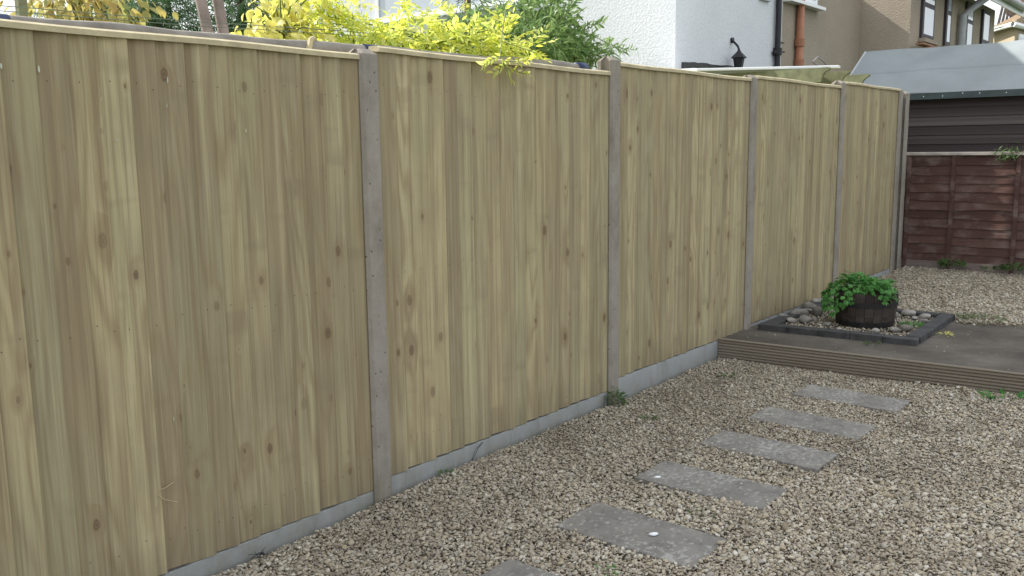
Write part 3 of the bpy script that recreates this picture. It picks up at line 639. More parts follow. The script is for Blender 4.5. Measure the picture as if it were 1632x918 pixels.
for (px, py, sz_, lab) in ((1042, 851, .040, 'single white pebble lying in the middle of the large plain slab'), (1048, 762, .034, 'small white pebble on the left end of the mottled slab')):
    p = gz(px, py, -.035); bm = bmesh.new(); bmesh.ops.create_icosphere(bm, subdivisions=2, radius=.5)
    for v in bm.verts: v.co = Vector((v.co.x*(1+.2*math.sin(4*v.co.y)), v.co.y*.55, v.co.z*.35))*sz_
    me = bpy.data.meshes.new('pebble'); bm.to_mesh(me); bm.free(); me.materials.append(MAT['upvc']); o = bpy.data.objects.new('pebble', me); COL.objects.link(o)
    o.location = (p.x, p.y, float(GH(np.array(p.x), np.array(p.y)))+.012+sz_*.16); o.rotation_euler = (0, 0, -.7); tag(o, lab, 'pebble')
# dry heather like twigs near the first post, loose straws
def twigs(p, rad, n, L, mat, label, seed, name='twig_pile', r_=.0011, cat='twigs'):
    g = random.Random(seed); m = MB()
    for i in range(n):
        a = g.uniform(0, 6.28); q = Vector((g.gauss(0, rad*.5), g.gauss(0, rad*.5), g.uniform(.0, .02))); l_ = L*g.uniform(.4, 1)
        d = Vector((math.cos(a), math.sin(a), g.uniform(-.1, .35))); m.tube([q, q+d*l_*.5+Vector((0, 0, .004)), q+d*l_+Vector((g.uniform(-.3, .3)*l_, g.uniform(-.3, .3)*l_, 0))], r_, 4)
    o = m.build(name, mat); o.location = p; tag(o, label, cat)
twigs(gz(560, 866, -.055), .12, 46, .04, 'bark', 'dark dry twiggy debris on the gravel below the nearest post', 1)
twigs(gz(415, 889, -.06), .03, 22, .04, 'blackpaint', 'black dead moss tuft against the nearest gravel board', 2)
twigs(gz(1240, 574, -.03), .03, 16, .03, 'bark', 'small brown dry tuft under the left part of the timber edge', 3)
twigs(gz(1310, 592, -.02), .04, 14, .03, 'bark', 'dry debris under the middle of the timber edge', 6)
m = MB()
for pts in ([(252, 781), (262, 777), (277, 768)], [(250, 788), (262, 796), (283, 800)]):
    m.tube([atY(x, y, -.012)+Vector((0, -.006*(i == 1), 0)) for i, (x, y) in enumerate(pts)], .0012, 5)
tag(m.build('straw', 'straw'), 'two pale dry straws stuck to the lower part of the nearest panel', 'straw')
m = MB(); m.tube([atY(753, 734, -.006), atY(762, 715, -.012), atY(770, 704, -.006)], .0012, 5); m.tube([atY(751, 736, -.006), atY(758, 716, -.02), atY(770, 704, -.006)], .001, 5)
tag(m.build('looped_stem', 'blackpaint'), 'thin dark looped stem lying against the gravel board under the yellow leaf panel', 'stem')
m = MB(); p = gz(1543, 634, -.03); m.tube([p, p+Vector((.0, .03, .035)), p+Vector((.01, .06, .05))], .004, 5); tag(m.build('stick', 'bark'), 'short brown stick leaning on the right part of the timber edge', 'stick')

# ------------------------------------------------------------------ old lap fence
def lappanel(y0, y1, X, label, seed):
    g = random.Random(seed); root = empty('lap_panel', (X, y0, .12), R(-90), label, 'fence panel', 'old red brown lap fence panels')   # local x runs to -Y, local y to +X
    L = y0-y1; m = MB(); nb = 12; top = 1.265; z = .10; pit = (top-.10)/nb
    for i in range(nb):
        vs = []; n = 26; f1 = g.uniform(2, 6); f2 = g.uniform(0, 6); am = g.uniform(.003, .014); zz = .10+i*pit; col = (g.random(), g.random(), g.random())
        for j in range(n+1):
            x = L*j/n; wv = am*math.sin(f1*x+f2)+am*.5*math.sin(9*x+f1); vs += [(x, -.018, zz+wv-.012), (x, -.004, zz+pit+.01), (x, .003, zz+pit+.01), (x, -.008, zz+wv-.012)]
        fs = [(4*j+q, 4*(j+1)+q, 4*(j+1)+(q+1) % 4, 4*j+(q+1) % 4) for j in range(n) for q in range(4)]+[(0, 1, 2, 3), (4*n+3, 4*n+2, 4*n+1, 4*n)]
        m.poly(vs, fs, 0, col)
    m.build('lap_boards', 'lap', root)
    for x in (.015, L*.26, L*.604, L-.055):
        b = MB(); b.box(x, x+.042, -.036, -.019, .0, top, 0, (g.random(), g.random(), .3)); b.build('batten', 'lap', root)
    b = MB(); b.box(0, L, -.03, .006, -.02, .098, 0, (.3, .3, 1)); b.build('gravel_board', 'lapfoot', root)
    b = MB(); b.box(-.005, L+.005, -.045, .02, top+.002, top+.037); b.build('capping_rail', 'lapcap', root, bevel=.002)
lappanel(.03, -1.80, 8.15, 'old red brown lap panel with weathered cap, beside the last concrete post', 1)
lappanel(-1.82, -3.65, 8.15, 'old red brown lap panel continuing right out of the photo', 2)
m = MB(); g = random.Random(4); c0 = atX(1612, 244, 8.1); g2 = np.random.default_rng(12)
tw = empty('overhanging_twig', c0, 0, 'thin dull green conifer twig drooping over the cap of the red brown fence', 'twig')
P = g2.normal(0, 1, (170, 3))*np.array([.035, .085, .035]); Dr = np.stack([-.3+0*P[:, 0], g2.normal(.4, .6, 170), g2.normal(-.25, .5, 170)], 1)
foliage('needles', [(leaf(.09, 2, .1), P, Dr, g2.uniform(.03, .07, 170), (0, 0, 1), .6)], 'weed', tw, 3)
m.tube([(.03, -.5, .01), (0, -.2, .03), (-.02, .02, 0), (-.03, .14, -.03)], .004, 5); m.build('stem', 'bark', tw)

# ------------------------------------------------------------------ shed
sh = empty('shed', (8.95, -1.5, 0), 0, 'low dark boarded shed with grey green felt roof behind the old fence', 'shed')
def sp(x, y, z): return (x-8.95, y+1.5, z)
m = MB(); g = random.Random(9); pit = .106
for i in range(20):
    zz = 2.04-.106*(i+1)
    if zz < -.1: break
    col = (g.random(), g.random(), g.random()); y0, y1 = .95, -4.2
    vs = [sp(8.93, y0, zz), sp(8.945, y0, zz+pit+.006), sp(8.97, y0, zz+pit+.006), sp(8.97, y0, zz), sp(8.93, y1, zz), sp(8.945, y1, zz+pit+.006), sp(8.97, y1, zz+pit+.006), sp(8.97, y1, zz)]
    m.poly(vs, [(0, 1, 2, 3), (7, 6, 5, 4), (0, 4, 5, 1), (1, 5, 6, 2), (2, 6, 7, 3), (3, 7, 4, 0)], 0, col)
o = m.build('front_boards', 'shedwall', sh)
m = MB(); m.prism([sp(8.971, .94, 0)[:2], sp(10.7, .94, 0)[:2], sp(10.7, -4.2, 0)[:2], sp(8.971, -4.2, 0)[:2]][::-1], -.15, 2.03, 0, (.2, .5, .5))
for yy in (.94, -4.2):
    m.poly([sp(8.971, yy, 2.03), sp(10.7, yy, 2.03), sp(9.83, yy, 2.60)], [(0, 1, 2)], 0, (.2, .5, .5))
m.build('walls', 'shedwall', sh)
EX, EZ, RX, RZ = 8.80, 2.105, 9.83, 2.715
def roofside(sx):
    ex = EX if sx < 0 else 2*RX-EX; m = MB(); n = 30; rows = 8; top = []
    for i in range(n+1):
        y = 1.08+(-4.35-1.08)*i/n
        for j in range(rows+1):
            t = j/rows; wob = .006*math.sin(y*3+t*5)+.004*math.sin(y*8.3+t*2)
            st = .005 if t >= .5 else 0
            top.append(sp(ex+(RX-ex)*t, y, EZ+(RZ-EZ)*t+wob+st))
    k = rows+1; b = len(top); v = top+[(x, y, z-.03) for x, y, z in top]
    fs = [(i*k+j, i*k+j+1, (i+1)*k+j+1, (i+1)*k+j) for i in range(n) for j in range(rows)]
    fs += [(b+i*k+j+1, b+i*k+j, b+(i+1)*k+j, b+(i+1)*k+j+1) for i in range(n) for j in range(rows)]
    fs += [(j, j+1, b+j+1, b+j) for j in range(rows)]+[(n*k+j+1, n*k+j, b+n*k+j, b+n*k+j+1) for j in range(rows)]+[(i*k, (i+1)*k, b+(i+1)*k, b+i*k) for i in range(n)]
    m.poly(v, fs); return m
rf = roofside(-1).build('roof', 'felt', sh, smooth=False)
roofside(1).build('roof', 'felt', sh)
m = MB(); n = 40; vs = []     # overlapping upper felt strip edge
for i in range(n+1):
    y = 1.085-5.43*i/n; t = .47+.004*math.sin(y*5); t2 = .50
    for tt, dz in ((t, .007), (t2, .014), (t2, .004), (t, .002)): vs.append(sp(EX+(RX-EX)*tt, y, EZ+(RZ-EZ)*tt+dz+.006*math.sin(y*3+tt*5)+.004*math.sin(y*8.3+tt*2)))
m.poly(vs, [(4*i+q, 4*i+(q+1) % 4, 4*(i+1)+(q+1) % 4, 4*(i+1)+q) for i in range(n) for q in range(4)]); m.build('felt_lap', 'felt', rf)
m = MB(); m.box(*[EX-.006-8.95, EX+.012-8.95], -4.35+1.5, 1.08+1.5, EZ-.078, EZ-.004); m.build('fascia', 'felt_edge', sh)
for yy in np.arange(.9, -2.6, -.21):
    m = MB(); yy += rnd.uniform(-.05, .05); cx, cz = EX-.009-8.95, EZ-.035+rnd.uniform(-.012, .012); m.poly([(cx, yy+1.5+.006*math.cos(6.283*e/8), cz+.006*math.sin(6.283*e/8)) for e in range(8)], [tuple(range(8))]); m.build('felt_nail', 'upvc', sh)
m = MB()     # pale verge trim at the gable end
m.tube([sp(EX, 1.09, EZ-.01), sp(RX, 1.09, RZ+.005)], .012, 6); m.build('verge_trim', 'grey_pipe', sh)

# ------------------------------------------------------------------ pergola and canopy
pg = empty('pergola', (7.1, 1.2, 0), 0, 'mossy timber pergola with curved rafter ends rising behind the fence', 'pergola')
def rafter(x, y0, y1, zt, h=.135):
    prof = [(y1, 0), (y0, 0), (y0+.004, -.022), (y0+.035, -.034), (y0+.062, -.060), (y0+.078, -.095), (y0+.085, -h), (y1, -h)]; m = MB(); w_ = .024
    v = [(x-w_-7.1, a-1.2, zt+b) for a, b in prof]+[(x+w_-7.1, a-1.2, zt+b) for a, b in prof]; k = len(prof)
    m.poly(v, [tuple(range(k)), tuple(range(k, 2*k))[::-1]]+[(i, (i+1) % k, k+(i+1) % k, k+i) for i in range(k)]); m.build('rafter', 'mossy', pg, bevel=.003)
for x in (6.5, 7.09, 7.72): rafter(x, .35, 2.1, 2.275)
for yy in (.62, 1.9):
    m = MB(); m.box(6.35-7.1, 7.9-7.1, yy-1.2-.03, yy-1.2+.03, 2.275-.135-.12, 2.275-.137); m.build('cross_beam', 'mossy', pg, bevel=.003)
    for xx in (6.42, 7.8):
        m = MB(); m.box(xx-7.135, xx-7.065, yy-1.235, yy-1.165, -.15, 2.018); m.build('leg', 'mossy', pg, bevel=.004)
m = MB(); c = atX(1279, 128, 6.9); m.lathe([(.036, -.2), (.036, .2), (.030, .2), (.030, -.2), (.036, -.2)], 20); o = m.build('pipe', 'upvc', smooth=True); o.location = c+Vector((0, .12, 0)); o.rotation_euler = (R(78), 0, R(22)); tag(o, 'short open end of white plastic pipe poking up behind the fence', 'pipe')
m = MB(); ca = [(6.14, 1.62), (6.77, .36), (6.86, .37), (8.1, 2.88), (6.9, 2.88)]
z_ = [2.325, 2.315, 2.315, 2.42, 2.42]
v = [(x, y, z-.028) for (x, y), z in zip(ca, z_)]+[(x, y, z) for (x, y), z in zip(ca, z_)]; m.poly(v, [(4, 3, 2, 1, 0), (5, 6, 7, 8, 9)]+[(i, (i+1) % 5, 5+(i+1) % 5, 5+i) for i in range(5)])
tag(m.build('canopy', 'upvc', bevel=.006), 'thin white sheet lying on the mossy rafters beside the white house', 'canopy')
# small curved tools/hooks above the canopy
m = MB()
for a in ([(1293, 100), (1303, 91), (1312, 97), (1320, 108)], [(1293, 97), (1300, 102), (1310, 108)]): m.tube([atY(x, y, 1.3) for x, y in a], .010, 6)
tag(m.build('bent_rod', 'lapcap'), 'bent pale rods sticking up above the pergola by the brown wall', 'rod')

# ------------------------------------------------------------------ white house
HX, HY = 8.0, 2.905
wh = empty('white_house', (HX, HY, 0), 0, 'white roughcast rendered house with black drainpipe behind the fence', 'house')
def hb(mb, x0, x1, y0, y1, z0, z1): mb.box(x0-HX, x1-HX, y0-HY, y1-HY, z0, z1)
m = MB(); hb(m, HX, 11.24, HY, 10.5, -.15, 5.2)
m.build('walls', 'white', wh)
m = MB(); E_ = [(-.25, -.25), (3.4, -.25), (3.4, 7.8), (-.25, 7.8)]
m.poly([(x, y, 5.21) for x, y in E_]+[(1.6, 1.8, 6.6), (1.6, 5.8, 6.6)], [(3, 2, 1, 0), (0, 1, 4), (1, 2, 5, 4), (2, 3, 5), (3, 0, 4, 5)]); m.build('roof', 'tile_dark', wh)
# first floor window with sill on the -X wall
wy0, wy1, wz = 5.35, 8.45, 3.61
wf = MB(); hb(wf, HX-.09, HX-.002, wy0-.1, wy1+.1, wz-.045, wz); wf.build('window_sill', 'upvc', wh, bevel=.004)
fr = MB()
for y in (wy0, wy0+.75, wy0+1.6, wy0+2.45, wy1-.07): hb(fr, HX-.045, HX-.002, y, y+.07, wz+.001, wz+1.1)
hb(fr, HX-.044, HX-.003, wy0, wy1, wz+1.03, wz+1.1); hb(fr, HX-.043, HX-.004, wy0, wy1, wz+.001, wz+.06)
fo = fr.build('window', 'upvc', wh)
gl = MB()
for y in (wy0+.071, wy0+.821, wy0+1.671, wy0+2.521): hb(gl, HX-.02, HX-.003, y, y+(.678 if y < wy0+.5 else .778 if y < wy0+2.5 else .50), wz+.061, wz+1.029)
gl.build('pane', 'glassy', fo)
# downpipe
px = 11.24-.12; py = HY-.06
m = MB(); m.tube([(px-HX, py-HY, 0), (px-HX, py-HY, 5.1)], .045, 12); dp = m.build('drainpipe', 'blackpaint', wh, smooth=True)
m = MB(); zc = atY(1236, 78, py).z
m.tube([(px-HX, py-HY, zc-.09), (px-HX, py-HY, zc+.02)], .066, 12); m.tube([(px-HX-.02, py-HY, zc-.02), (px-HX-.1, py-HY+.02, zc-.06)], .03, 8); m.box(px-HX, px-HX+.26, py-HY-.012, py-HY+.012, zc-.035, zc-.015); m.box(px-HX, px-HX+.22, py-HY-.012, py-HY+.012, zc+.10, zc+.12)
m.build('pipe_socket', 'blackpaint', dp)
m = MB(); m.box(11.245-HX, 11.32-HX, -.03, .6, -.15, 5.2); m.build('corner_trim', 'upvc', wh)
m = MB()    # torn lead flashing line
z1, z2 = 2.575, 2.63; n = 18; vs = []
for i in range(n+1):
    t = i/n; x = 8.17+1.58*t-HX; zc = z1+(z2-z1)*t; j = rnd.uniform(-.008, .008); th_ = .038*(1-.55*t); vs += [(x, -.002, zc-th_+j), (x, -.014, zc-th_+j), (x, -.014, zc+th_+j), (x, -.002, zc+th_+j)]
m.poly(vs, [(4*i+q, 4*i+(q+1) % 4, 4*i+4+(q+1) % 4, 4*i+4+q) for i in range(n) for q in range(4)]+[(0, 1, 2, 3), (4*n+3, 4*n+2, 4*n+1, 4*n)]); m.build('lead_flashing', 'blackpaint', wh)
m = MB(); p = atY(1222, 2, HY-.02); m.box(p.x-.25-HX, p.x+.1-HX, -.05, -.003, p.z, p.z+.05); p2 = m.build('vent_ledge', 'grey_pipe', wh)
# hanging lantern
lp = atY(1177, 112, HY-.16)
ln = empty('wall_lantern', lp, 0, 'small black coach lantern on a curved bracket on the white wall', 'lantern')
m = MB(); m.lathe([(.0, -.02), (.05, 0), (.08, .16), (.115, .17), (.035, .25), (.02, .275), (.0, .28)], 6); m.build('lantern_body', 'blackpaint', ln)
m = MB(); m.tube([(0, 0, .28), (.03, .03, .33), (.07, .09, .38), (.085, .15, .43)], .016, 8); m.tube([(.085, .13, .43), (.085, .158, .43)], .04, 10); m.build('bracket', 'blackpaint', ln)

# ------------------------------------------------------------------ brown pebbledash house
PX = 15.08; PY1 = 2.915; PY2 = 2.025
ph = empty('pebbledash_house', (PX, PY2, 0), 0, 'brown pebbledash house with terracotta drainpipe right of the white house', 'house')
def pb(mb, x0, x1, y0, y1, z0, z1): mb.box(x0-PX, x1-PX, y0-PY2, y1-PY2, z0, z1)
m = MB(); m.box(11.33-PX, -.001, PY1-PY2, 6.9, -.15, 4.2); m.box(0, 21.9-PX, 0, 6.9, -.15, 4.62)
m.build('walls', 'pebble', ph)
# eaves / roof
m = MB(); ez = 4.62
m.poly([(-.06, -.55, ez), (7.3, -.55, ez-.02), (7.3, 6, ez+2.9), (-.06, 6, ez+2.9), (-.06, -.55, ez+.1), (7.3, -.55, ez+.08), (7.3, 6, ez+3.0), (-.06, 6, ez+3.0)], [(3, 2, 1, 0), (4, 5, 6, 7), (0, 1, 5, 4), (1, 2, 6, 5), (2, 3, 7, 6), (3, 0, 4, 7)])
m.build('roof', 'tile_dark', ph)
m = MB(); m.tube([(-.05, -.62, ez+.02), (7.35, -.62, ez)], .075, 10); m.build('gutter', 'grey_pipe', ph, smooth=True)
m = MB(); m.box(-.05, 7.25, -.53, -.50, ez-.16, ez-.01); m.build('fascia_board', 'upvc', ph)
# terracotta pipe
p = atY(1275, 50, PY1-.07); m = MB(); lx = p.x-PX; ly = PY1-.07-PY2
m.tube([(lx, ly, 0), (lx, ly, 4.18)], .062, 12); op = m.build('drainpipe', 'orange', ph, smooth=True)
m = MB()
for yy, hh in ((68, .06), (100, .05)):
    z = atY(1275, yy, PY1-.07).z; m.tube([(lx, ly, z-hh), (lx, ly, z+hh)], .08, 12)
m.build('pipe_collar', 'orange', op)
# upper window of the first face (bottom corner shows)
p0 = atY(1268, 8, PY1); p1 = atY(1297, 14, PY1)
m = MB(); x1 = p1.x-PX; zb = p1.z+.02
m.box(x1-1.25, x1, .89-.06, .889-.001, zb+.001, zb+1.1); wo = m.build('window', 'upvc', ph)
m = MB(); m.box(x1-1.17, x1-.1, .89-.064, .89-.061, zb+.09, zb+1.0); m.build('pane', 'glassy', wo)
m = MB(); m.box(x1-1.3, x1+.16, .89-.15, .889-.001, zb-.05, zb); m.build('window_sill', 'upvc', ph)
# windows on the projecting face
def pwin(xl, xr, zbot, ztop, transom=None):
    m = MB(); x0_, x1_ = xl-PX, xr-PX; m.box(x0_, x1_, -.05, -.001, zbot, ztop); o = m.build('window', 'dark_wood', ph)
    m = MB(); f = .09; zt = transom or ztop
    m.box(x0_+f, x1_-f, -.056, -.051, zbot+f, zt-f*.5)
    if transom: m.box(x0_+f, x1_-f, -.056, -.051, zt+f*.5, ztop-f)
    m.build('pane', 'glassy', o)
    m = MB(); m.box(x0_-.06, x1_+.1, -.13, -.002, zbot-.07, zbot-.001); m.build('window_sill', 'pebble', ph)
pwin(15.69, 16.50, 3.46, 4.5, 4.08); pwin(17.35, 17.75, 3.45, 4.5, 4.1)
pwin(19.0, 19.6, 2.6, 4.5, 4.1); pwin(20.5, 21.2, 2.6, 4.5, 3.8)
m = MB(); m.tube([(18.45-PX, -.1, 0), (18.45-PX, -.1, 4.15), (18.7-PX, -.4, 4.45), (18.75-PX, -.6, 4.6)], .08, 10); m.build('drainpipe', 'grey_pipe', ph, smooth=True)
# little tiled roof at the corner
m = MB(); z0 = 3.20
for j in range(4):
    for i in range(9):
        xa = .02+i*.17; ya = -.10-j*.14; zz = z0+.12-j*.085; m.box(xa, xa+.16, ya-.15, ya, zz-.03, zz)
o = m.build('porch_roof', 'tile_red', ph)

# ------------------------------------------------------------------ far houses (right edge)
fh = empty('tan_house', (33.5, 4.2, 0), 0, 'distant tan rendered house with light tiled roof at the right edge', 'house')
m = MB(); q = [atD(1577, 47, 33), atD(1618, 47, 31), atD(1720, 47, 36), atD(1660, 47, 42)]; zt = atD(1600, 47, 32).z
m.prism([(p.x-33.5, p.y-4.2) for p in q], -.15, zt); m.build('walls', 'pebble2', fh)
m = MB(); cc = sum(q, Vector())/4; Q = [cc+(p-cc)*1.12 for p in q]; ap = (Q[0]+Q[3])/2*.55+cc*.45; ap2 = (Q[1]+Q[2])/2*.55+cc*.45
nr = 9
def tiledslope(m, a, b, c, d, nr, nc, th=.05):
    for j in range(nr):
        t0, t1 = j/nr, (j+1)/nr+.25/nr; l0, l1 = a.lerp(d, t0), a.lerp(d, min(1, t1)); r0_, r1 = b.lerp(c, t0), b.lerp(c, min(1, t1))
        for i in range(nc):
            s0, s1 = i/nc+.004, (i+1)/nc-.004; p = [l0.lerp(r0_, s0), l0.lerp(r0_, s1), l1.lerp(r1, s1), l1.lerp(r1, s0)]
            up = Vector((0, 0, th)); m.hexa([x for x in p]+[p[0]+up, p[1]+up, p[2]+up*.2, p[3]+up*.2])
loc = Vector((33.5, 4.2, 0)); z3 = lambda p, z: Vector((p.x, p.y, z))-loc
tiledslope(m, z3(Q[0], zt), z3(Q[1], zt), z3(ap2, zt+1.3), z3(ap, zt+1.3), 9, 22); tiledslope(m, z3(Q[1], zt), z3(Q[2], zt), z3(ap2, zt+1.3), z3(ap2, zt+1.3), 9, 22)
m.build('roof', 'tile_tan', fh)
m = MB(); m.tube([z3(Q[0], zt-.02), z3(Q[1], zt-.02), z3(Q[2], zt-.02)], .09, 8); m.build('gutter', 'upvc', fh)
wp = atD(1618, 60, 31)
m = MB(); d_ = (q[2]-q[1]).normalized(); nn = Vector((d_.y, -d_.x, 0)); a = q[1]+d_*.35
if nn.dot(CAM-a) < 0: nn = -nn
def wallbox(m, a, d_, nn, u0_, u1_, z0, z1, o0, o1):
    p = [a+d_*u0_+nn*o0, a+d_*u1_+nn*o0, a+d_*u1_+nn*o1, a+d_*u0_+nn*o1]; m.hexa([z3(x, z0) for x in p]+[z3(x, z1) for x in p])
wallbox(m, q[1], d_, nn, .3, 1.4, zt-1.3, zt-.25, .002, .06); wo = m.build('window', 'upvc', fh)
m = MB(); wallbox(m, q[1], d_, nn, .4, 1.3, zt-1.2, zt-.35, .061, .066); m.build('pane', 'glassy', wo)
dh = empty('dark_roofed_house', (46, 6, 0), 0, 'farthest house with dark brown tiled roof at the top right corner', 'house'); loc = Vector((46, 6, 0))
a, b = atD(1588, 40, 44), atD(1760, 48, 50); c, d = atD(1760, 6, 52), atD(1597, 4, 47)
b.z = a.z; m = MB(); tiledslope(m, a-loc, b-loc, c-loc, d-loc, 14, 34, .06)
# second slope behind closes the roof
e, f = atD(1640, 30, 58), atD(1790, 30, 60); e.z = f.z = a.z; tiledslope(m, e-loc, f-loc, c-loc, d-loc, 6, 10, .06); m.build('roof', 'tile_dark', dh)
m = MB(); m.prism([(p.x-46, p.y-6) for p in (a.lerp(e, .06), b.lerp(f, .06), f, e)], -.15, a.z-.02); m.build('walls', 'pebble2', dh)
m = MB(); p = d.lerp(c, .12)-loc; m.box(p.x-.35, p.x+.35, p.y-.35, p.y+.35, p.z-.6, p.z+.9); m.build('chimney', 'tile_red', dh)

# ------------------------------------------------------------------ rail and wires behind the fence
rl = empty('pole_rail', (0, .24, 2.0), 0, 'grey round wooden pole running along just behind the fence top', 'pole')
def rz_(x): return 1.958+.0165*x
m = MB(); pts = [(x, .0+.004*math.sin(x*7), rz_(x)-2.0+.004*math.sin(x*5)) for x in np.arange(-1.9, 2.12, .12)]
m.tube(pts, [.034+.003*math.sin(i*1.7) for i in range(len(pts))], 14); m.build('pole', 'rail', rl, smooth=True)
for xx, ww in ((-1.36, .14), (.30, .10), (2.0, .09)):
    m = MB(); m.tube([(xx-ww/2, 0, rz_(xx)-2), (xx+ww/2, 0, rz_(xx)-2)], .0385, 14); m.build('blue_tape', 'blue', rl, smooth=True)
m = MB()
for k in range(1): m.tube([(-.10+.03*k, -.05, rz_(0)-2.0-.02), (-.07+.03*k, -.03, rz_(0)-2.0+.03), (-.03+.03*k, 0, rz_(0)-2.0+.044), (.03+.03*k, .04, rz_(0)-2.0)], .013, 6)
m.build('rope_tie', 'straw', rl)
for (a, b, lab) in (((40, 12), (500, 46), 'upper thin wire strung above the pole behind the nearest panel'), ((40, 20), (500, 52), 'lower thin wire strung just above the pole behind the nearest panel')):
    m = MB(); p, q_ = atY(*a, .5), atY(*b, .5); d_ = q_-p; m.tube([p-d_*.4, p, (p+q_)/2-Vector((0, 0, .006)), q_, q_+d_*.3], .0017, 5); tag(m.build('wire', 'wire'), lab, 'wire')
m = MB(); p = atY(33, 0, .9); m.box(p.x-.017, p.x+.017, .88, .92, -.15, 2.6); tag(m.build('garden_stake', 'mossy', bevel=.003), 'thin pale green upright stake at the top left corner', 'stake')

# ------------------------------------------------------------------ trees and shrubs behind the fence
def shrub(name, label, cat, mat, tmpl, centers, sz, stems, stemmat='bark', base=(0, 0, 0), seed=0, up=(0, 0, 1), jit=.5, dirf=None, group=None):
    """centers: list of (centre, radii, count) ellipsoidal clumps; returns the thing"""
    g = np.random.default_rng(seed); root = empty(name, base, 0, label, cat, group); b = np.array(base); spec = []
    for j, (c, rad, n) in enumerate(centers):
        d = g.normal(size=(n, 3)); d /= np.linalg.norm(d, axis=1)[:, None]; r_ = g.uniform(.15, 1, n)**.55; P = np.array(c)+d*r_[:, None]*np.array(rad)*(1+.25*np.sin(7*d[:, :1]+j)+.2*np.sin(9*d[:, 2:]))
        Dr = d*np.array([1, 1, .7])+g.normal(0, .5, (n, 3))+np.array((0, 0, -.15))
        if dirf is not None: Dr = Dr*.6+np.array(dirf)
        spec.append((tmpl[j % len(tmpl)], P-b, Dr, g.uniform(.65, 1.15, n)*sz, up, jit))
    foliage('crown', spec, mat, root, seed)
    m = MB(); gr = random.Random(seed)
    for pts, r_ in stems:
        pts = [Vector(p)-Vector(base) for p in pts]; k = len(pts); m.tube(pts, [r_*(1-.7*i/(k-1)) for i in range(k)], 8)
    for (c, rad, n) in centers:                         # twigs reaching into each clump
        s0 = Vector(stems[gr.randrange(len(stems))][0][-1])-Vector(base)
        for _ in range(5):
            e = Vector(c)-Vector(base)+Vector([gr.uniform(-.8, .8)*q for q in rad]); mid = (s0+e)/2+Vector((gr.uniform(-.04, .04), gr.uniform(-.04, .04), .03)); m.tube([s0, mid, e], [.006, .004, .002], 5)
    m.build('trunk', stemmat, root)
    return root
SPY = [sprig(5, .46, .19, True, 52, .30, s) for s in range(3)]
BROAD = [leaf(.34, 4, .25)]
NARR = [leaf(.13, 3, .2), leaf(.10, 3, .3)]
def blob(px, py, Y, rx, ry, rz, n): p = atY(px, py, Y); return ((p.x, p.y, p.z), (rx, ry, rz), n)
# bright yellow feathery shrub
cs = [blob(485, 30, .75, .14, .2, .12, 40), blob(530, 30, .7, .14, .2, .14, 64), blob(560, 56, .55, .18, .18, .07, 64), blob(512, 2, .8, .10, .2, .10, 20), blob(620, 68, .5, .2, .16, .035, 49),
      blob(668, 52, .55, .15, .18, .10, 68), blob(712, 72, .5, .20, .18, .06, 72), blob(670, 20, .65, .06, .15, .12, 20), blob(760, 82, .42, .20, .14, .04, 64), blob(802, 72, .34, .14, .12, .08, 48), blob(806, 38, .36, .035, .05, .12, 12),
      blob(842, 84, .3, .10, .10, .035, 17), blob(640, 30, .7, .05, .1, .1, 9), blob(730, 35, .6, .07, .1, .05, 11)]
yb = atY(640, 60, .7)
ys = shrub('yellow_shrub', 'brilliant yellow feathery leaved shrub spilling over the top of the fence', 'shrub', 'yellow', SPY, cs, .12, [([(yb.x, .8, -.15), (yb.x+.05, .78, 1.0), (yb.x-.3, .75, 1.9)], .03), ([(yb.x, .8, -.15), (yb.x+.2, .7, 1.1), (yb.x+.5, .5, 2.05)], .025)], 'stem', (yb.x, .8, -.15), 11)
# spray hanging over the fence face: placed leaves on a drooping stem
g = np.random.default_rng(9); P = []; Dr = []; Ssz = []
stem = [atY(806, 15, .34), atY(800, 55, .18), atY(797, 88, -.03), atY(806, 108, -.05), atY(816, 130, -.06)]
side = [[atY(798, 88, -.03), atY(780, 96, -.06), atY(768, 105, -.07)], [atY(802, 97, -.04), atY(825, 98, -.08), atY(845, 95, -.10)], [atY(806, 108, -.05), atY(830, 116, -.08), atY(842, 118, -.09)], [atY(803, 104, -.05), atY(785, 116, -.07)], [atY(800, 66, .12), atY(830, 76, .05), atY(852, 84, .0)]]
for q in [stem[1:]]+side:
    n = 12 if q is not side[3] else 7
    for i in range(n):
        t = (i+.5)/n*(len(q)-1); a = int(t); dd = (q[a+1]-q[a]).normalized(); p = q[a].lerp(q[a+1], t-a); s_ = 1 if i % 2 else -1
        P.append(p+Vector((0, -abs(g.normal(0, .004)), 0))); Dr.append((dd.x+s_*.45*abs(dd.z)+g.normal(0, .15), -.15+g.normal(0, .12), dd.z*.9-s_*.5*abs(dd.x)-.12+g.normal(0, .12)))
P = np.array([list(p) for p in P])-np.array([yb.x, .8, -.15]); n = len(P)
foliage('hanging_spray', [(leaf(.15, 3, .2), P, np.array(Dr), g.uniform(.03, .062, n), (0, -1, .4), .3)], 'yellow', ys, 3)
m = MB(); o_ = Vector((yb.x, .8, -.15)); m.tube([p-o_ for p in stem], [.004, .0035, .003, .002, .0015], 6)
for q in side: m.tube([p-o_ for p in q], [.002]*(len(q)-1)+[.001], 5)
m.build('hanging_stem', 'stem', ys)
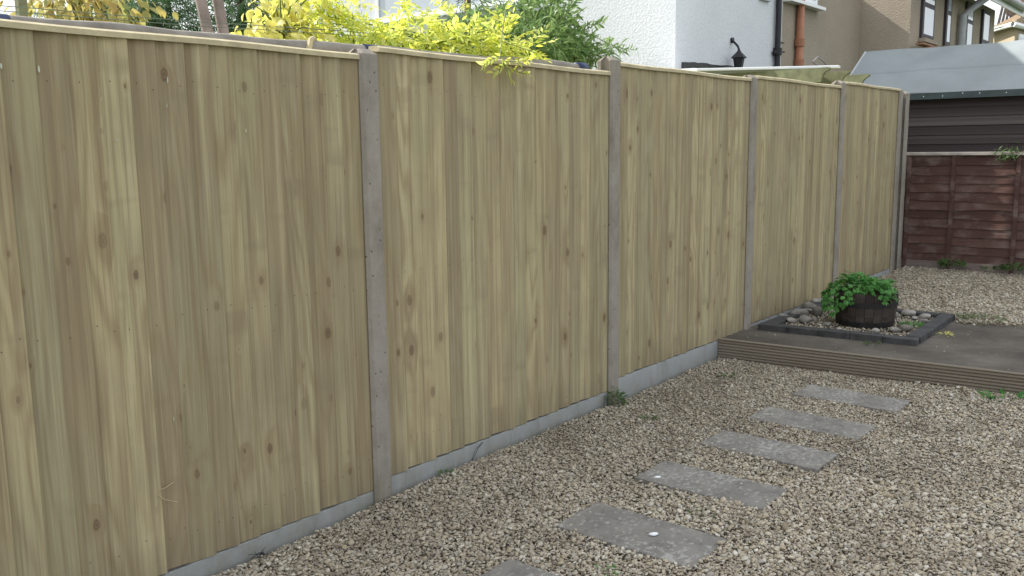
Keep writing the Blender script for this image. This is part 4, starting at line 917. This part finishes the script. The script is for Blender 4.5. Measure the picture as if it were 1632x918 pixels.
# broad yellow-leaved climber left of it
cs = [blob(425, 30, .7, .10, .15, .10, 42), blob(455, 20, .65, .12, .15, .12, 60), blob(490, 38, .6, .12, .14, .08, 50), blob(400, 48, .6, .08, .1, .05, 18), blob(440, 55, .55, .12, .12, .04, 26), blob(480, -10, .7, .2, .2, .1, 40)]
p = atY(450, 50, .65); shrub('climber', 'broad pale yellow leaved climber scrambling above the nearest panel', 'climbing plant', 'ylime', BROAD, cs, .06, [([(p.x, .7, -.15), (p.x+.03, .68, 1.1), (p.x, .65, 2.05)], .015)], 'stem', (p.x, .7, -.15), 12, jit=.9, dirf=(.1, -.3, -.5))
# amber leaved tree at top left
cs = [blob(95, 15, 2.2, .2, .3, .2, 80), blob(125, 5, 2.3, .35, .3, .28, 190), blob(160, 22, 2.2, .25, .3, .15, 110), blob(110, -25, 2.4, .6, .5, .3, 200), blob(190, 33, 2.1, .15, .2, .08, 40)]
p = atY(125, 20, 2.3); shrub('amber_tree', 'small tree with hanging amber yellow leaves at the top left', 'tree', 'amber', BROAD, cs, .062, [([(p.x+.3, 2.4, -.15), (p.x+.2, 2.4, 1.2), (p.x, 2.3, 2.3), (p.x-.1, 2.3, 2.8)], .05)], 'bark', (p.x+.3, 2.4, -.15), 13, jit=.9, dirf=(0, -.2, -.7))
# conifers
def conifer(label, clumps, base, seed, sz=.24, n_mult=1):
    SPC = [sprig(7, .30, .13, True, 40, .35, 20+s) for s in range(2)]
    return shrub('conifer', label, 'tree', 'conifer', SPC, clumps, sz, [([base, (base[0]+.05, base[1], base[2]+1.8), (base[0], base[1], base[2]+3.6)], .10)], 'bark', base, seed, jit=.6, group='dark conifers behind the fence')
def cb(px, py, D, rx, rz, n): p = atD(px, py, D); return ((p.x, p.y, p.z), (rx, rx, rz), n)
p = atD(250, 60, 9); conifer('dark conifer with open drooping branches between the amber tree and the bare trunks', [cb(225, 25, 8.8, .35, .28, 142), cb(262, 20, 9, .40, .22, 161), cb(290, 38, 9, .25, .12, 80), cb(215, 5, 9.1, .3, .25, 99), cb(255, -15, 9.3, .4, .3, 142), cb(240, 45, 9, .5, .14, 124), cb(200, 45, 9, .4, .15, 93)], (p.x, p.y, -.15), 21)
p = atD(385, 60, 9.5); conifer('dark conifer right of the two bare trunks, behind the yellow climber', [cb(380, 20, 9.4, .22, .26, 124), cb(395, 40, 9.4, .32, .16, 136), cb(420, 15, 9.7, .34, .3, 142), cb(390, -15, 9.6, .3, .25, 99), cb(375, 48, 9.4, .15, .1, 55), cb(470, 20, 10, .4, .3, 136)], (p.x, p.y, -.15), 22)
p = atD(170, 60, 12); conifer('small conifer far behind the amber tree', [cb(180, 20, 12, .4, .35, 117), cb(150, 30, 12, .5, .25, 117), cb(60, 34, 12, .3, .1, 31), cb(85, 30, 12, .3, .15, 37)], (p.x, p.y, -.15), 23)
p = atD(745, 40, 10); conifer('small dark conifer behind the yellow shrub, before the white house', [cb(742, 20, 10, .18, .26, 74), cb(775, 30, 10, .2, .16, 62)], (p.x, p.y, -.15), 24, .2)
# two pale trunks (their crowns stand above the frame)
for k, (xa, xb, lab) in enumerate(((326, 320, 'left one of two bare pinkish tree trunks'), (351, 347, 'right one of two bare pinkish tree trunks'))):
    a, b = atD(xa+4, 45, 7.0+.1*k), atD(xb, 0, 7.0+.1*k); d_ = (b-a); t = (a.z+.15)/d_.z; b0 = a-d_*t; top = b+d_*5.5; g = np.random.default_rng(30+k)
    root = empty('bare_tree', b0, 0, lab+' standing behind the nearest panel', 'tree', 'pair of pale trunks'); m = MB()
    m.tube([b0-b0, a-b0, b-b0, b+d_*2.5-b0+Vector((.03, 0, 0)), top-b0], [.07, .044, .042, .036, .02], 12)
    for q in range(7):
        s_ = (b+d_*(2.2+.45*q))-b0; an = q*2.4+k; e = s_+Vector((math.cos(an)*.7, math.sin(an)*.7, .5)); m.tube([s_, (s_+e)/2+Vector((0, 0, .06)), e], [.014, .009, .004], 6)
    m.build('trunk', 'palebark', root, smooth=True)
    n = 420; c = np.array(list(top-b0)); P = c+g.normal(0, 1, (n, 3))*np.array([.45, .45, .28]); foliage('crown', [(BROAD[0], P, g.normal(0, 1, (n, 3))+np.array([0, 0, -.4]), g.uniform(.05, .09, n), (0, 0, 1), .8)], 'green', root, 31+k)
# green bamboo like shrub
cs = [blob(790, 62, 1.1, .16, .2, .12, 170), blob(840, 40, 1.2, .24, .25, .22, 480), blob(880, 62, 1.1, .24, .25, .16, 480), blob(905, 86, 1.0, .28, .2, .10, 460), blob(870, 12, 1.3, .16, .2, .16, 230), blob(945, 88, 1.0, .18, .2, .06, 170), blob(835, 80, .9, .3, .2, .10, 380),
      blob(820, 10, 1.3, .18, .2, .14, 160), blob(900, 35, 1.2, .10, .14, .12, 100), blob(970, 76, 1.0, .12, .14, .035, 40), blob(930, 70, 1.0, .12, .14, .05, 60), blob(780, 35, 1.2, .15, .2, .14, 150), blob(755, 55, 1.1, .16, .2, .12, 150), blob(850, 65, .9, .4, .25, .14, 500), blob(890, 25, 1.2, .10, .14, .16, 120)]
p = atY(870, 60, 1.2); gs = shrub('green_shrub', 'fine leaved green shrub against the white house, right of the yellow one', 'shrub', 'green', NARR, cs, .085, [([(p.x, 1.2, -.15), (p.x-.05, 1.2, 1.2), (p.x-.2, 1.15, 2.1)], .02), ([(p.x, 1.2, -.15), (p.x+.1, 1.2, 1.2), (p.x+.2, 1.1, 2.1)], .02)], 'stem', (p.x, 1.2, -.15), 14, jit=.7)
g = np.random.default_rng(77); P = []; Dr = []; m = MB(); o_ = Vector((p.x, 1.2, -.15))
for pts in ([(900, 80), (950, 60), (985, 76), (1016, 80)], [(870, 60), (905, 20), (915, -10)], [(905, 60), (940, 44), (962, 33)], [(880, 40), (878, 5), (890, -20)], [(910, 85), (965, 70), (1000, 84)], [(850, 30), (838, -5), (825, -30)], [(925, 60), (935, 40), (960, 38)]):
    q = [atY(x, y, 1.0)-o_ for x, y in pts]; m.tube(q, [.005]+[.003]*(len(q)-2)+[.0015], 5)
    for i in range(15*(len(q)-1)):
        t = i/15; a = min(int(t), len(q)-2); c = q[a].lerp(q[a+1], t-a); P.append(list(c)); s_ = 1 if i % 2 else -1; dd = (q[a+1]-q[a]).normalized(); Dr.append((dd.x*.8+g.normal(0, .3), dd.y+g.normal(0, .4), dd.z*.8+s_*.7))
foliage('loose_sprays', [(NARR[0], np.array(P), np.array(Dr), g.uniform(.04, .085, len(P)), (0, -1, .2), .5)], 'green', gs, 5); m.build('loose_stems', 'stem', gs)
